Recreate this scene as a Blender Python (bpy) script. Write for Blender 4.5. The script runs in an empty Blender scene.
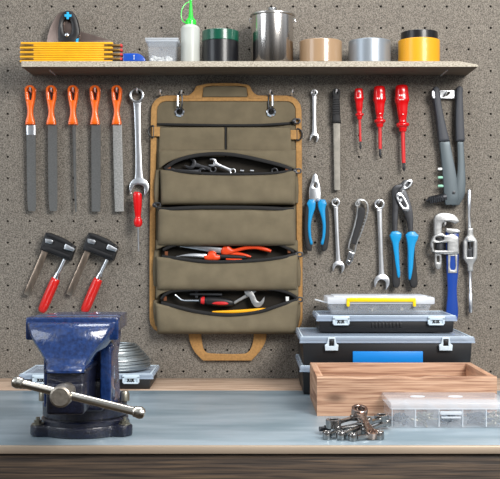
import bpy, bmesh, math, random
from mathutils import Vector, Matrix
random.seed(7)
S = bpy.context.scene
C = S.collection
PI = math.pi
CZ = 1.2186          # camera height; bench top is at 0.9
BZ = 0.9
CD = 2.3             # camera to pegboard

# ---------------------------------------------------------------- camera, world, lights
cam = bpy.data.cameras.new('camera'); cam.sensor_width = 36; cam.lens = 72
cam.sensor_fit = 'HORIZONTAL'; cam.clip_start = 0.05
camo = bpy.data.objects.new('camera', cam); C.objects.link(camo)
camo.location = (0, -CD, CZ); camo.rotation_euler = (PI/2, 0, 0)
S.camera = camo

w = bpy.data.worlds.new('world'); S.world = w; w.use_nodes = True
nt = w.node_tree; nt.nodes.clear()
tc = nt.nodes.new('ShaderNodeTexCoord'); sp = nt.nodes.new('ShaderNodeSeparateXYZ')
rp = nt.nodes.new('ShaderNodeValToRGB'); mr = nt.nodes.new('ShaderNodeMapRange')
bg = nt.nodes.new('ShaderNodeBackground'); wo = nt.nodes.new('ShaderNodeOutputWorld')
nt.links.new(tc.outputs['Generated'], sp.inputs[0]); nt.links.new(sp.outputs['Z'], mr.inputs['Value'])
mr.inputs['From Min'].default_value = -1; mr.inputs['From Max'].default_value = 1
nt.links.new(mr.outputs[0], rp.inputs[0]); nt.links.new(rp.outputs[0], bg.inputs[0]); nt.links.new(bg.outputs[0], wo.inputs[0])
e = rp.color_ramp.elements
e[0].position = 0.35; e[0].color = (.10, .085, .07, 1)
e[1].position = 0.75; e[1].color = (.80, .85, .92, 1)
mpw = nt.nodes.new('ShaderNodeMapping'); mpw.inputs['Scale'].default_value = (1, 1, .35); nt.links.new(tc.outputs['Generated'], mpw.inputs[0])
now = nt.nodes.new('ShaderNodeTexNoise'); now.inputs['Scale'].default_value = 2.6; now.inputs['Detail'].default_value = 2; nt.links.new(mpw.outputs[0], now.inputs['Vector'])  # bright bands added to the surroundings for streaks in the metal reflections
rw = nt.nodes.new('ShaderNodeValToRGB'); nt.links.new(now.outputs['Fac'], rw.inputs[0])
rw.color_ramp.elements[0].position = .44; rw.color_ramp.elements[0].color = (.28, .28, .28, 1)
rw.color_ramp.elements[1].position = .58; rw.color_ramp.elements[1].color = (1, 1, 1, 1)
vm = nt.nodes.new('ShaderNodeMixRGB'); vm.blend_type = 'MULTIPLY'; vm.inputs[0].default_value = 1
nt.links.new(rp.outputs[0], vm.inputs[1]); nt.links.new(rw.outputs[0], vm.inputs[2]); nt.links.new(vm.outputs[0], bg.inputs[0])
bg.inputs[1].default_value = 1.15

def area(name, loc, target, size, sizey, power, col):
    l = bpy.data.lights.new(name, 'AREA'); l.shape = 'RECTANGLE'; l.size = size; l.size_y = sizey
    l.energy = power; l.color = col
    o = bpy.data.objects.new(name, l); C.objects.link(o); o.location = loc
    d = Vector(target) - Vector(loc); o.rotation_euler = d.to_track_quat('-Z', 'Y').to_euler()
    return o
area('ceiling_softbox', (1.15, -2.1, 2.32), (0.1, 0, 1.1), 0.9, 0.9, 70, (1, .97, .93))
area('left_area_light', (-2.2, -1.8, 2.1), (-.1, 0, 1.1), 1.1, 1.2, 19, (.88, .94, 1))  # broad cool area light from the left
area('overhead_area_light', (0.1, -0.35, 2.9), (0.1, -0.45, 0.9), 0.9, 0.4, 16, (.95, .98, 1))  # area light above the bench, pointing down
S.view_settings.view_transform = 'Standard'; S.view_settings.look = 'None'
S.view_settings.gamma = 1; S.view_settings.use_curve_mapping = False
S.view_settings.exposure = 0.04

# ---------------------------------------------------------------- materials
def lin(c):
    return tuple(((v/255)/12.92 if v/255 <= .04045 else ((v/255+.055)/1.055)**2.4) for v in c) + (1,)
MC = {}
def mat(name, col, rough=.5, metal=0, var=0, vscale=60, col2=None, bump=0, bscale=300, trans=0, alpha=1, stretch=(1,1,1), ior=1.45, coat=0, wave=None, emis=None, detail=4, contrast=(.35,.65)):
    if name in MC: return MC[name]
    m = bpy.data.materials.new(name); m.use_nodes = True; MC[name] = m
    n = m.node_tree.nodes; L = m.node_tree.links; b = n['Principled BSDF']
    b.inputs['Base Color'].default_value = lin(col); b.inputs['Roughness'].default_value = rough
    b.inputs['Metallic'].default_value = metal; b.inputs['IOR'].default_value = ior
    b.inputs['Transmission Weight'].default_value = trans; b.inputs['Alpha'].default_value = alpha
    b.inputs['Coat Weight'].default_value = coat
    t = n.new('ShaderNodeTexCoord'); mp = n.new('ShaderNodeMapping'); mp.inputs['Scale'].default_value = stretch
    L.new(t.outputs['Object'], mp.inputs[0])
    if col2 or var:
        no = n.new('ShaderNodeTexNoise'); no.inputs['Scale'].default_value = vscale; no.inputs['Detail'].default_value = detail
        L.new(mp.outputs[0], no.inputs['Vector'])
        r = n.new('ShaderNodeValToRGB'); r.color_ramp.elements[0].position = contrast[0]; r.color_ramp.elements[1].position = contrast[1]
        if col2: a, c = lin(col), lin(col2)
        else:
            a = tuple(v*(1-var) for v in lin(col)[:3])+(1,); c = tuple(min(1, v*(1+var)) for v in lin(col)[:3])+(1,)
        r.color_ramp.elements[0].color = a; r.color_ramp.elements[1].color = c
        L.new(no.outputs['Fac'], r.inputs[0]); L.new(r.outputs[0], b.inputs['Base Color'])
    if bump:
        if wave:
            nb = n.new('ShaderNodeTexWave'); nb.bands_direction = wave; nb.inputs['Scale'].default_value = bscale; nb.inputs['Distortion'].default_value = .3
            o = nb.outputs['Fac']
        else:
            nb = n.new('ShaderNodeTexNoise'); nb.inputs['Scale'].default_value = bscale; nb.inputs['Detail'].default_value = 3; o = nb.outputs['Fac']
        L.new(mp.outputs[0], nb.inputs['Vector'])
        bu = n.new('ShaderNodeBump'); bu.inputs['Strength'].default_value = bump; bu.inputs['Distance'].default_value = .001
        L.new(o, bu.inputs['Height']); L.new(bu.outputs[0], b.inputs['Normal'])
    return m

def m_wood(name, dark, mid, light, scale=(3, 30, 30), rough=.6, knots=True, nscale=6.0):
    m = bpy.data.materials.new(name); m.use_nodes = True; MC[name] = m
    n = m.node_tree.nodes; L = m.node_tree.links; b = n['Principled BSDF']; b.inputs['Roughness'].default_value = rough
    t = n.new('ShaderNodeTexCoord'); mp = n.new('ShaderNodeMapping'); mp.inputs['Scale'].default_value = scale
    L.new(t.outputs['Object'], mp.inputs[0])
    a = n.new('ShaderNodeTexNoise'); a.inputs['Scale'].default_value = nscale; a.inputs['Detail'].default_value = 6; a.inputs['Distortion'].default_value = .6
    L.new(mp.outputs[0], a.inputs['Vector'])
    r = n.new('ShaderNodeValToRGB'); r.color_ramp.elements[0].position = .36; r.color_ramp.elements[0].color = lin(dark)
    r.color_ramp.elements[1].position = .66; r.color_ramp.elements[1].color = lin(light)
    k = r.color_ramp.elements.new(.5); k.color = lin(mid)
    L.new(a.outputs['Fac'], r.inputs[0])
    out = r.outputs[0]
    if knots:
        v = n.new('ShaderNodeTexVoronoi'); v.inputs['Scale'].default_value = 4.5
        m2 = n.new('ShaderNodeMapping'); m2.inputs['Scale'].default_value = (1, 2.2, 2.2); L.new(t.outputs['Object'], m2.inputs[0]); L.new(m2.outputs[0], v.inputs['Vector'])
        r2 = n.new('ShaderNodeValToRGB'); r2.color_ramp.elements[0].position = .03; r2.color_ramp.elements[0].color = lin([c*.55 for c in mid])
        r2.color_ramp.elements[1].position = .11; r2.color_ramp.elements[1].color = (1, 1, 1, 1)
        L.new(v.outputs['Distance'], r2.inputs[0])
        mx = n.new('ShaderNodeMixRGB'); mx.blend_type = 'MULTIPLY'; mx.inputs[0].default_value = .7
        L.new(out, mx.inputs[1]); L.new(r2.outputs[0], mx.inputs[2]); out = mx.outputs[0]
    L.new(out, b.inputs['Base Color'])
    bu = n.new('ShaderNodeBump'); bu.inputs['Strength'].default_value = .3; bu.inputs['Distance'].default_value = .002
    L.new(a.outputs['Fac'], bu.inputs['Height']); L.new(bu.outputs[0], b.inputs['Normal'])
    return m

M_peg = mat('pegboard_fibre', (76, 71, 65), .85, col2=(150, 142, 131), vscale=430, bump=.5, bscale=600, detail=4, contrast=(.33, .71))
M_back = mat('dark_gap', (10, 9, 8), .9)
M_chrome = mat('chrome', (225, 228, 232), .14, 1)
M_satin = mat('satin_chrome', (208, 211, 215), .32, 1, var=.08, vscale=80)
M_steel = mat('brushed_steel', (190, 188, 184), .3, 1, var=.1, vscale=120, stretch=(1, 1, .15), bump=.05)
M_white_m = mat('bright_pin', (240, 240, 240), .25, .6)
M_file = mat('file_steel', (132, 133, 132), .5, .35, var=.1, vscale=300, bump=.9, bscale=260, wave='Z')
M_file2 = mat('rasp_steel', (146, 146, 144), .5, .4, var=.2, vscale=300, bump=1, bscale=500)
M_dfile = mat('worn_file_steel', (138, 134, 126), .5, .45, var=.15, vscale=70, bump=.5, bscale=500)
M_gun = mat('dark_steel', (70, 71, 74), .42, .85, var=.15, vscale=90)
M_grey = mat('grey_alloy', (165, 166, 166), .42, .7, var=.12, vscale=120, bump=.25, bscale=300)
M_orange = mat('orange_plastic', (252, 108, 16), .33, coat=.3)
M_orange2 = mat('orange_red_grip', (226, 70, 26), .35)
M_red = mat('red_plastic', (212, 12, 18), .25, coat=.5)
M_redshaft = mat('red_insulation', (205, 40, 42), .4)
M_redwood = mat('red_lacquer', (206, 30, 24), .28, coat=.5, bump=.2, bscale=40, stretch=(6, 6, .3))
M_black = mat('black_plastic', (26, 26, 28), .42)
M_blackm = mat('matt_black_rubber', (34, 34, 36), .65, bump=.3, bscale=600)
M_cyan = mat('cyan_grip', (6, 142, 200), .38, coat=.2)
M_canvas = mat('olive_canvas', (108, 98, 78), .92, var=.1, vscale=30, bump=.45, bscale=1300)
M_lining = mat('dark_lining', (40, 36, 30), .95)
M_tan = mat('tan_webbing', (172, 130, 78), .85, var=.12, vscale=200, bump=.5, bscale=900)
M_zip = mat('black_zip', (22, 21, 21), .7, bump=.6, bscale=1500)
M_leather = mat('brown_tab', (110, 62, 34), .8)
M_vise = mat('blue_hammered_paint', (14, 36, 78), .25, coat=.7, col2=(26, 54, 106), vscale=160, bump=1, bscale=170)
M_visedark = mat('dark_blue_cast_iron', (11, 13, 26), .3, coat=.45, col2=(22, 27, 48), vscale=260, bump=1, bscale=520)
M_jaw = mat('jaw_steel', (86, 96, 122), .4, .5, var=.2, vscale=120, bump=.4, bscale=300)
M_barst = mat('polished_warm_steel', (214, 208, 196), .22, 1)
M_hub = mat('cast_hub_steel', (170, 162, 150), .38, .9, var=.15, vscale=200, bump=.4, bscale=300)
M_bench = mat('blue_grey_sheet_metal', (128, 146, 156), .3, .2, col2=(164, 178, 187), vscale=9, stretch=(.5, 2, 2), bump=.05, bscale=60)
M_edge = mat('tan_aluminium_trim', (184, 166, 146), .45, .4, var=.06, vscale=50, stretch=(.1, 1, 1))
M_dwood = m_wood('dark_stained_pine', (38, 30, 24), (66, 53, 42), (92, 74, 56), scale=(1.1, 40, 40), nscale=7)
M_tray = m_wood('warm_pine', (138, 100, 78), (172, 133, 106), (194, 157, 130), scale=(1.3, 40, 40), nscale=7, rough=.65)
M_plank = m_wood('pale_plank', (134, 108, 88), (172, 146, 124), (200, 176, 154), scale=(1.5, 30, 30), nscale=5, knots=False)
M_litedge = m_wood('lit_shelf_edge', (142, 132, 117), (180, 171, 155), (202, 194, 179), scale=(20, 12, 50), nscale=12, knots=False, rough=.8)  # pale colour carries the light on the shelf's front face
M_yrule = mat('yellow_lacquered_wood', (244, 178, 22), .4, var=.06, vscale=50)
M_yrule2 = mat('yellow_seam', (190, 128, 12), .5)
M_brass = mat('aged_brass', (150, 116, 66), .35, .8, var=.2, vscale=200)
M_blue = mat('blue_plastic', (20, 76, 176), .3, coat=.3)
M_blue2 = mat('bright_blue_plastic', (16, 128, 210), .4)
M_white = mat('white_plastic', (236, 238, 236), .45)
M_clear = mat('clear_plastic', (226, 232, 240), .1, ior=1.4, alpha=.15)
M_frost = mat('frosted_plastic', (232, 238, 244), .3, trans=.2, ior=1.3, alpha=.5)
M_lid = mat('milky_blue_lid', (186, 202, 222), .2, ior=1.4, alpha=.5)
M_clip = mat('pale_clip_plastic', (198, 212, 222), .35)
M_bottle = mat('milky_bottle', (206, 210, 204), .3, ior=1.4, alpha=.72)
M_liquid = mat('beige_liquid', (168, 156, 128), .3, trans=.2)
M_green = mat('green_plastic', (40, 214, 60), .3, coat=.3)
M_tgreen = mat('dark_green_tape', (4, 80, 60), .28, coat=.4)
M_tblack = mat('black_tape', (16, 17, 21), .34, coat=.15, bump=.35, bscale=60)
M_tbrown = mat('brown_packing_tape', (166, 136, 104), .3, coat=.5)
M_tgrey = mat('silver_duct_tape', (146, 154, 162), .36, .45)
M_tyel = mat('yellow_tape', (230, 162, 22), .4, coat=.2)
M_card = mat('cardboard_core', (166, 134, 98), .9)
M_riv = mat('blue_grey_enamel', (84, 94, 99), .4, .3)
M_pipeb = mat('blue_wrench_paint', (16, 62, 148), .32, coat=.4)
M_grip = mat('dark_grey_grip', (54, 57, 64), .5, bump=.4, bscale=700)
M_yclear = mat('yellow_handle_plastic', (246, 208, 20), .35)
M_wire = mat('galvanised_wire', (150, 156, 158), .35, .85)
M_cyanm = mat('cyan_mark', (40, 176, 232), .4)
M_sawb = mat('saw_steel', (128, 112, 104), .3, .9, var=.15, vscale=40)
M_redtip = mat('red_tip', (206, 60, 60), .5)
M_pink = mat('mixed_parts', (190, 176, 168), .6, col2=(120, 120, 122), vscale=120)
M_barsteel = mat('bronzed_bar_steel', (188, 168, 150), .3, 1, var=.3, vscale=60, stretch=(1, 1, .3))
M_bolt = mat('zinc', (150, 146, 132), .35, .9)
M_nickel = mat('nickel', (158, 156, 154), .2, 1)
M_penc = mat('yellow_marker', (240, 170, 20), .35)

# ---------------------------------------------------------------- mesh helpers
ORG = Vector((0, 0, 0))
def W(px, py, y=0.0):
    s = (CD + y)/1000
    return Vector(((px-250)*s, y, CZ + (239.5-py)*s))

def cat(pts, n=6, closed=False):
    """Catmull-Rom through tuples of any length"""
    P = [tuple(p) for p in pts]; out = []; m = len(P)
    rng = range(m if closed else m-1)
    for i in rng:
        g = (lambda k: P[k % m]) if closed else (lambda k: P[min(max(k, 0), m-1)])
        a, b, c, d = g(i-1), g(i), g(i+1), g(i+2)
        for k in range(n):
            t = k/n
            out.append(tuple(.5*((2*b[j]) + (-a[j]+c[j])*t + (2*a[j]-5*b[j]+4*c[j]-d[j])*t*t + (-a[j]+3*b[j]-3*c[j]+d[j])*t**3) for j in range(len(b))))
    if not closed: out.append(P[-1])
    return out

class MB:
    def __init__(s): s.bm = bmesh.new()
    def mesh(s, me, M=None):
        t = bmesh.new(); t.from_mesh(me)
        if M is not None: bmesh.ops.transform(t, matrix=M, verts=t.verts)
        tmp = bpy.data.meshes.new('t'); t.to_mesh(tmp); t.free(); s.bm.from_mesh(tmp); bpy.data.meshes.remove(tmp)
        return s
    def box(s, c, d, bevel=0.0, rot=None, seg=2, taper=None):
        t = bmesh.new(); bmesh.ops.create_cube(t, size=1)
        for v in t.verts:
            f = 1
            if taper and v.co.z < 0: f = taper
            v.co = Vector((v.co.x*d[0]*f, v.co.y*d[1]*f, v.co.z*d[2]))
        if bevel: bmesh.ops.bevel(t, geom=t.edges[:], offset=bevel, segments=seg, affect='EDGES', profile=.5)
        M = Matrix.Translation(c)
        if rot is not None: M = M @ rot
        bmesh.ops.transform(t, matrix=M, verts=t.verts)
        me = bpy.data.meshes.new('t'); t.to_mesh(me); t.free(); s.bm.from_mesh(me); bpy.data.meshes.remove(me); return s
    def rings(s, rings, close=True, caps=True):
        vs = [[s.bm.verts.new(p) for p in r] for r in rings]; n = len(vs[0])
        for a, b in zip(vs, vs[1:]):
            for i in range(n if close else n-1):
                j = (i+1) % n
                try: s.bm.faces.new((a[i], a[j], b[j], b[i]))
                except ValueError: pass
        if caps:
            s.bm.faces.new(vs[0][::-1]); s.bm.faces.new(vs[-1])
        return s
    def lathe(s, prof, c=(0,0,0), axis='Z', n=32, M=None, close=False):
        """prof: list (r,h); open ends get capped unless r==0 or close"""
        c = Vector(c); rg = []
        for r, h in prof:
            r = max(r, 1e-5); ring = []
            for k in range(n):
                a = 2*PI*k/n
                p = Vector((r*math.cos(a), r*math.sin(a), h))
                if axis == 'Y': p = Vector((p.x, h, p.y))
                if axis == 'X': p = Vector((h, p.x, p.y))
                if M is not None: p = M @ p
                ring.append(p + c)
            rg.append(ring)
        if close: rg.append(rg[0]); return s.rings(rg, caps=False)
        return s.rings(rg)
    def tube(s, path, r, n=10, closed=False, caps=True):
        P = [Vector(p) for p in path]; m = len(P); rr = r if isinstance(r, (list, tuple)) else [r]*m
        up = None; rg = []
        for i in range(m):
            if closed: t = P[(i+1) % m] - P[i-1]
            else: t = P[min(i+1, m-1)] - P[max(i-1, 0)]
            t.normalize()
            if up is None:
                up = Vector((0, 1, 0)) if abs(t.y) < .9 else Vector((1, 0, 0))
            x = up - t*up.dot(t); x.normalize(); y = t.cross(x); up = x
            rg.append([P[i] + (x*math.cos(2*PI*k/n) + y*math.sin(2*PI*k/n))*rr[i] for k in range(n)])
        if closed: rg.append(rg[0]); return s.rings(rg, caps=False)
        return s.rings(rg, caps=caps)
    def cyl(s, a, b, r, n=20, r2=None):
        return s.tube([a, b], [r, r if r2 is None else r2], n=n)
    def loft(s, st, yc, p=2.4, n=20, smooth=5):
        """stations (px,py,halfwidth px,halfdepth m) in the plane of the wall"""
        st = cat(st, smooth) if smooth else st
        sc = (CD+yc)/1000; rg = []
        for i, q in enumerate(st):
            c = W(q[0], q[1], yc); a = W(*st[max(i-1, 0)][:2], yc); b = W(*st[min(i+1, len(st)-1)][:2], yc)
            t = (b-a); t.normalize(); nx = Vector((-t.z, 0, t.x)); ring = []
            for k in range(n):
                an = 2*PI*k/n; ca, sa = math.cos(an), math.sin(an)
                u = math.copysign(abs(ca)**(2/p), ca)*max(q[2], .05)*sc; v = math.copysign(abs(sa)**(2/p), sa)*max(q[3], .0002)
                ring.append(c + nx*u + Vector((0, v, 0)))
            rg.append(ring)
        return s.rings(rg)
    def plate(s, splines, yc, th, bev=.0006, flat=False, M=None, res=6):
        """outline(s) -> bevelled prism facing -Y. px coordinates unless flat (then metres, local XY)"""
        cu = bpy.data.curves.new('t', 'CURVE'); cu.dimensions = '2D'; cu.fill_mode = 'BOTH'
        bev = min(bev, th*.45)
        cu.extrude = max(th/2-bev, 0); cu.bevel_depth = bev; cu.bevel_resolution = 1; cu.offset = -bev; cu.resolution_u = res
        for sl in splines:
            b = cu.splines.new('BEZIER'); b.bezier_points.add(len(sl)-1); b.use_cyclic_u = True
            for bp, q in zip(b.bezier_points, sl):
                if flat: co = (q[0], q[1], 0)
                else:
                    wv = W(q[0], q[1], yc); co = (wv.x, wv.z, 0)
                bp.co = co; bp.handle_left_type = 'FREE'; bp.handle_right_type = 'FREE'
            m_ = len(sl); cs = [Vector(bp.co) for bp in b.bezier_points]
            for i, q in enumerate(sl):
                d0 = cs[i]-cs[i-1]; d1 = cs[(i+1) % m_]-cs[i]; bp = b.bezier_points[i]
                if len(q) > 2: bp.handle_left = cs[i]-d0*.33; bp.handle_right = cs[i]+d1*.33; continue
                t = d0.normalized()+d1.normalized()
                if t.length < 1e-6: t = d1.copy()
                t.normalize(); l0, l1 = d0.length, d1.length; c_ = min(l0, l1)*.6
                bp.handle_left = cs[i]-t*min(l0*.36, c_); bp.handle_right = cs[i]+t*min(l1*.36, c_)
        o = bpy.data.objects.new('t', cu); C.objects.link(o)
        dg = bpy.context.evaluated_depsgraph_get()
        me = bpy.data.meshes.new_from_object(o.evaluated_get(dg))
        X = Matrix(((1, 0, 0, 0), (0, 0, -1, yc), (0, 1, 0, 0), (0, 0, 0, 1))) if not flat else (M or Matrix())
        s.mesh(me, X); bpy.data.objects.remove(o); bpy.data.curves.remove(cu); bpy.data.meshes.remove(me)
        return s
    def obj(s, name, m, parent=None, angle=35, weld=True):
        bm = s.bm
        if weld: bmesh.ops.remove_doubles(bm, verts=bm.verts, dist=2e-6)
        bmesh.ops.recalc_face_normals(bm, faces=bm.faces)
        par = parent; org = Vector((0, 0, 0))
        while par is not None: org += par.location; par = par.parent
        if parent is None:      # a one-mesh thing: put its origin at its base
            xs = [v.co.x for v in bm.verts]; ys = [v.co.y for v in bm.verts]; zs = [v.co.z for v in bm.verts]
            org = Vector(((min(xs)+max(xs))/2, (min(ys)+max(ys))/2, min(zs)))
        for v in bm.verts: v.co -= org
        me = bpy.data.meshes.new(name); bm.to_mesh(me); bm.free()
        for p in me.polygons: p.use_smooth = True
        me.set_sharp_from_angle(angle=math.radians(angle))
        me.materials.append(m)
        o = bpy.data.objects.new(name, me); C.objects.link(o)
        if parent is None: o.location = org
        else: o.parent = parent
        return o

def C2(cx, cy, r, n=12, a0=0):     # circle outline in px
    return [(cx+r*math.cos(a0+2*PI*k/n), cy+r*math.sin(a0+2*PI*k/n)) for k in range(n)]
def poly(*pts): return [(p[0], p[1], 1) for p in pts]

def tag(o, label, cat_, group=None):
    o['label'] = label; o['category'] = cat_
    if group: o['group'] = group
    return o
def thing(name, label, cat_, loc, group=None):
    o = bpy.data.objects.new(name, None); C.objects.link(o); o.empty_display_size = .02
    o.location = loc
    return tag(o, label, cat_, group)
def struct(o): o['kind'] = 'structure'; return o
def dup(root, loc, rot=None, label=None, group=None):
    r = root.copy(); C.objects.link(r); r.location = loc
    if rot is not None: r.rotation_euler = rot
    if label: r['label'] = label
    if group: r['group'] = group
    for ch in list(root.children):
        c = ch.copy(); C.objects.link(c); c.parent = r
        for g in ch.children:
            d = g.copy(); C.objects.link(d); d.parent = c
    return r

# ---------------------------------------------------------------- the setting: pegboard wall
def pegboard():
    mb = MB(); bm = mb.bm
    hx0 = (95.5-250)*.0023; dx = .0505; hz0 = CZ+(239.5-6.4)*.0023; dz = .0494
    ks = range(-14, 34); js = range(-7, 19); R = .0027; N = 12
    cache = {}
    def V(x, y, z):
        k = (round(x, 5), round(y, 5), round(z, 5))
        if k not in cache: cache[k] = bm.verts.new((x, y, z))
        return cache[k]
    for k in ks:
        for j in js:
            cx = hx0+k*dx; cz = hz0-j*dz; a, b = dx/2, dz/2
            if cz-b < BZ-.06: continue
            outer = []; inner = []; deep = []
            for i in range(N):
                an = 2*PI*(i+.5)/N; c, s_ = math.cos(an), math.sin(an)
                f = min(a/abs(c) if abs(c) > 1e-6 else 9, b/abs(s_) if abs(s_) > 1e-6 else 9)
                outer.append(V(cx+c*f, 0, cz+s_*f))
                inner.append(bm.verts.new((cx+c*R, 0, cz+s_*R))); deep.append(bm.verts.new((cx+c*R, .008, cz+s_*R)))
            cor = [V(cx+a, 0, cz+b), V(cx-a, 0, cz+b), V(cx-a, 0, cz-b), V(cx+a, 0, cz-b)]
            for i in range(N):
                q = (i+1) % N; bm.faces.new((outer[i], outer[q], inner[q], inner[i])); bm.faces.new((inner[i], inner[q], deep[q], deep[i]))
                # corner triangles
                p0, p1 = outer[i].co, outer[q].co
                onx0 = abs(abs(p0.x-cx)-a) < 1e-4; onx1 = abs(abs(p1.x-cx)-a) < 1e-4
                if onx0 != onx1:
                    for cc in cor:
                        if (cc.co.x-cx)*(p0.x-cx) > 0 and (cc.co.z-cz)*(p0.z-cz) > 0:
                            bm.faces.new((outer[i], cc, outer[q]))
    bmesh.ops.recalc_face_normals(bm, faces=bm.faces)
    o = mb.obj('wall_back', M_peg, weld=False)
    MB2 = MB().box((0, .014, 1.5), (2.4, .01, 1.4)); b = MB2.obj('wall_backing', M_back, o); return struct(o)
pegboard()

# ---------------------------------------------------------------- workbench
wb = thing('workbench', 'workbench with blue-grey sheet metal top and dark stained wooden front', 'workbench', (0, -.375, BZ-.25))
MB().box((0, -.47, BZ-.001), (2.2, .56, .002), .0005).obj('worktop', M_bench, wb)['label'] = 'blue-grey sheet metal top'
MB().box((0, -.096, BZ-.011), (2.2, .188, .022), .001).obj('rear_plank', M_plank, wb)['label'] = 'pale wooden plank along the wall'
MB().box((0, -.47, BZ-.012), (2.2, .556, .0195)).obj('core_board', M_dwood, wb)
MB().box((0, -.7535, BZ-.0062), (2.2, .007, .013), .0022).obj('edge_strip', M_edge, wb)['label'] = 'tan metal edge strip'
MB().box((0, -.7385, BZ-.1145), (2.2, .022, .20), .001).obj('front_board', M_dwood, wb)['label'] = 'dark stained wooden front board'

# ---------------------------------------------------------------- shelf
SD = -.115
sh_top = W(0, 61.3, SD).z; sh_bot = W(0, 66.8, SD).z
xl, xr = W(21.5, 0, SD).x, W(478, 0, SD).x
sh = thing('wall_shelf', 'long narrow grey wooden shelf across the top of the pegboard', 'shelf', ((xl+xr)/2, -.06, sh_bot))
m = MB()
rg = []
for (x, t) in ((xl, 1), (xr-.04, 1), (xr, .35)):
    zt = sh_bot + (sh_top-sh_bot)*t
    rg.append([(x, -.0005, sh_bot), (x, SD, sh_bot), (x, SD, zt), (x, -.0005, zt if t == 1 else zt)])
m.rings(rg); m.obj('board', mat('shaded_shelf_board', (104, 92, 78), .8, var=.15, vscale=60, stretch=(.3, 1, 1)), sh)  # board colour darkened to stand for the shaded underside
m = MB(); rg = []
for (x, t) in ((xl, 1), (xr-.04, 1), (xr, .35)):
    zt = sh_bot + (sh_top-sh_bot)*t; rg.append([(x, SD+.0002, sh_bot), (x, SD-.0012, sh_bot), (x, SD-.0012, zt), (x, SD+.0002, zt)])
m.rings(rg); m.obj('painted_lit_edge', M_litedge, sh)['label'] = 'pale front edge strip, painted as lit'  # thin added strip, coloured paler so the front reads as lit
for px, sx in ((50, -1), (447, 1)):
    a = W(px, 70.2, -.07); MB().tube([a+Vector((0, .07, .0)), a, a+Vector((-sx*.002, -.012, .001))], .0024, 8).obj('support_pin', M_white_m, sh)

# ---------------------------------------------------------------- peg hooks
def hook(px, py, label, ln=.028, first=[None]):
    a = W(px, py, -ln); p = Vector((a.x, 0, a.z-.002))
    if first[0] is None:
        q = MB().tube([p+Vector((0, .004, 0)), p+Vector((0, -.012, 0)), p+Vector((0, -.022, .001)), p+Vector((.001, -.028, .004)), p+Vector((.0015, -.030, .008))], [.0022]*5, 10)
        o = q.obj('peg_hook', M_white_m); first[0] = (o, o.location-p)
        tag(o, label, 'hook', 'steel hooks in the pegboard'); return
    o, off = first[0]; c = o.copy(); C.objects.link(c); c.location = p+off; c['label'] = label

# ---------------------------------------------------------------- orange handled files
def file_tool(cx, label, kind, hk):
    x2 = cx + {'a': 1, 'b': 1, 'c': .8, 'd': 1.5, 'e': 2}[kind]       # slight lean to the right
    r = thing('hand_file', label, 'file', W(x2, 211, -.012), 'orange-handled files')
    g = MB(); x = cx
    # handle outline with hanging slot, bevelled heavily
    L = [(x-.2, 85.3), (x-3.6, 86.6), (x-5.1, 90.5), (x-5, 97), (x-3.8, 104), (x-2.8, 110), (x-3, 115), (x-4.4, 121), (x-4.9, 125, 1)]
    Rr = [(2*x-p[0],) + tuple(p[1:]) for p in L[::-1][:-1]]
    hole = [(x-1.9, 89), (x+2.3, 89), (x+2, 93), (x+.9, 100), (x-.4, 100), (x-1.6, 93)]
    g.plate([L+Rr, hole], -.014, .017, .0055); g.obj('handle', M_orange, r)['label'] = 'orange plastic handle'
    b = MB()
    if kind == 'a':
        b.loft([(cx+.6, 124, 4.7, .0035), (cx+.8, 140, 4.7, .0035), (cx+1.3, 190, 4.6, .0034), (cx+1.6, 206, 4.2, .003), (cx+1.6, 211, 3.4, .0025)], -.013, 3, smooth=3)
    elif kind == 'b':
        b.loft([(cx+1.2, 124, 4.7, .0028), (cx+1.6, 190, 4.5, .0028), (cx+1.9, 205, 4.1, .0022), (cx+2, 211, 3.4, .0016)], -.013, 5, smooth=3)
    elif kind == 'c':
        b.loft([(cx+.9, 124, 1.8, .0045), (cx+1.3, 140, 1.7, .0042), (cx+2.2, 190, 1.3, .003), (cx+2.9, 212, .7, .0015)], -.013, 2, smooth=3)
    elif kind == 'd':
        b.loft([(cx+1, 124, 4.7, .0028), (cx+1.1, 190, 4.6, .0028), (cx+1.1, 207, 4.4, .0026), (cx+1.1, 211.5, 4.2, .0025)], -.013, 6, smooth=0)
    else:
        b.loft([(cx+.6, 124, 4.6, .003), (cx+2.2, 190, 4.7, .003), (cx+2.8, 211.5, 4.5, .003)], -.013, 7, smooth=0)
    b.obj('blade', M_file2 if kind == 'e' else M_file, r)
    if kind == 'a':
        t = MB(); t.loft([(cx+.6, 125.5, 4.85, .0038), (cx+.7, 135, 4.85, .0038)], -.013, 3, smooth=0); t.obj('tang_collar', M_satin, r)
files = [(30.3, 'widest half-round steel file with orange handle, leftmost of five', 'a'), (51.3, 'flat tapering steel file with orange handle, second from left', 'b'),
         (73, 'thin round rat-tail file with orange handle', 'c'), (95, 'flat square-ended file with orange handle, beside the cross-cut file', 'd'),
         (116.7, 'cross-cut flat file with orange handle, beside the big wrench', 'e')]
for x, lab, k in files:
    file_tool(x, lab, k, None)
    hook(x-.6, 90.2, 'steel hook through the ' + {'a': 'leftmost orange file handle', 'b': 'second orange file handle', 'c': 'rat-tail file handle', 'd': 'fourth orange file handle', 'e': 'orange file handle next to the big wrench'}[k])

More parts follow.
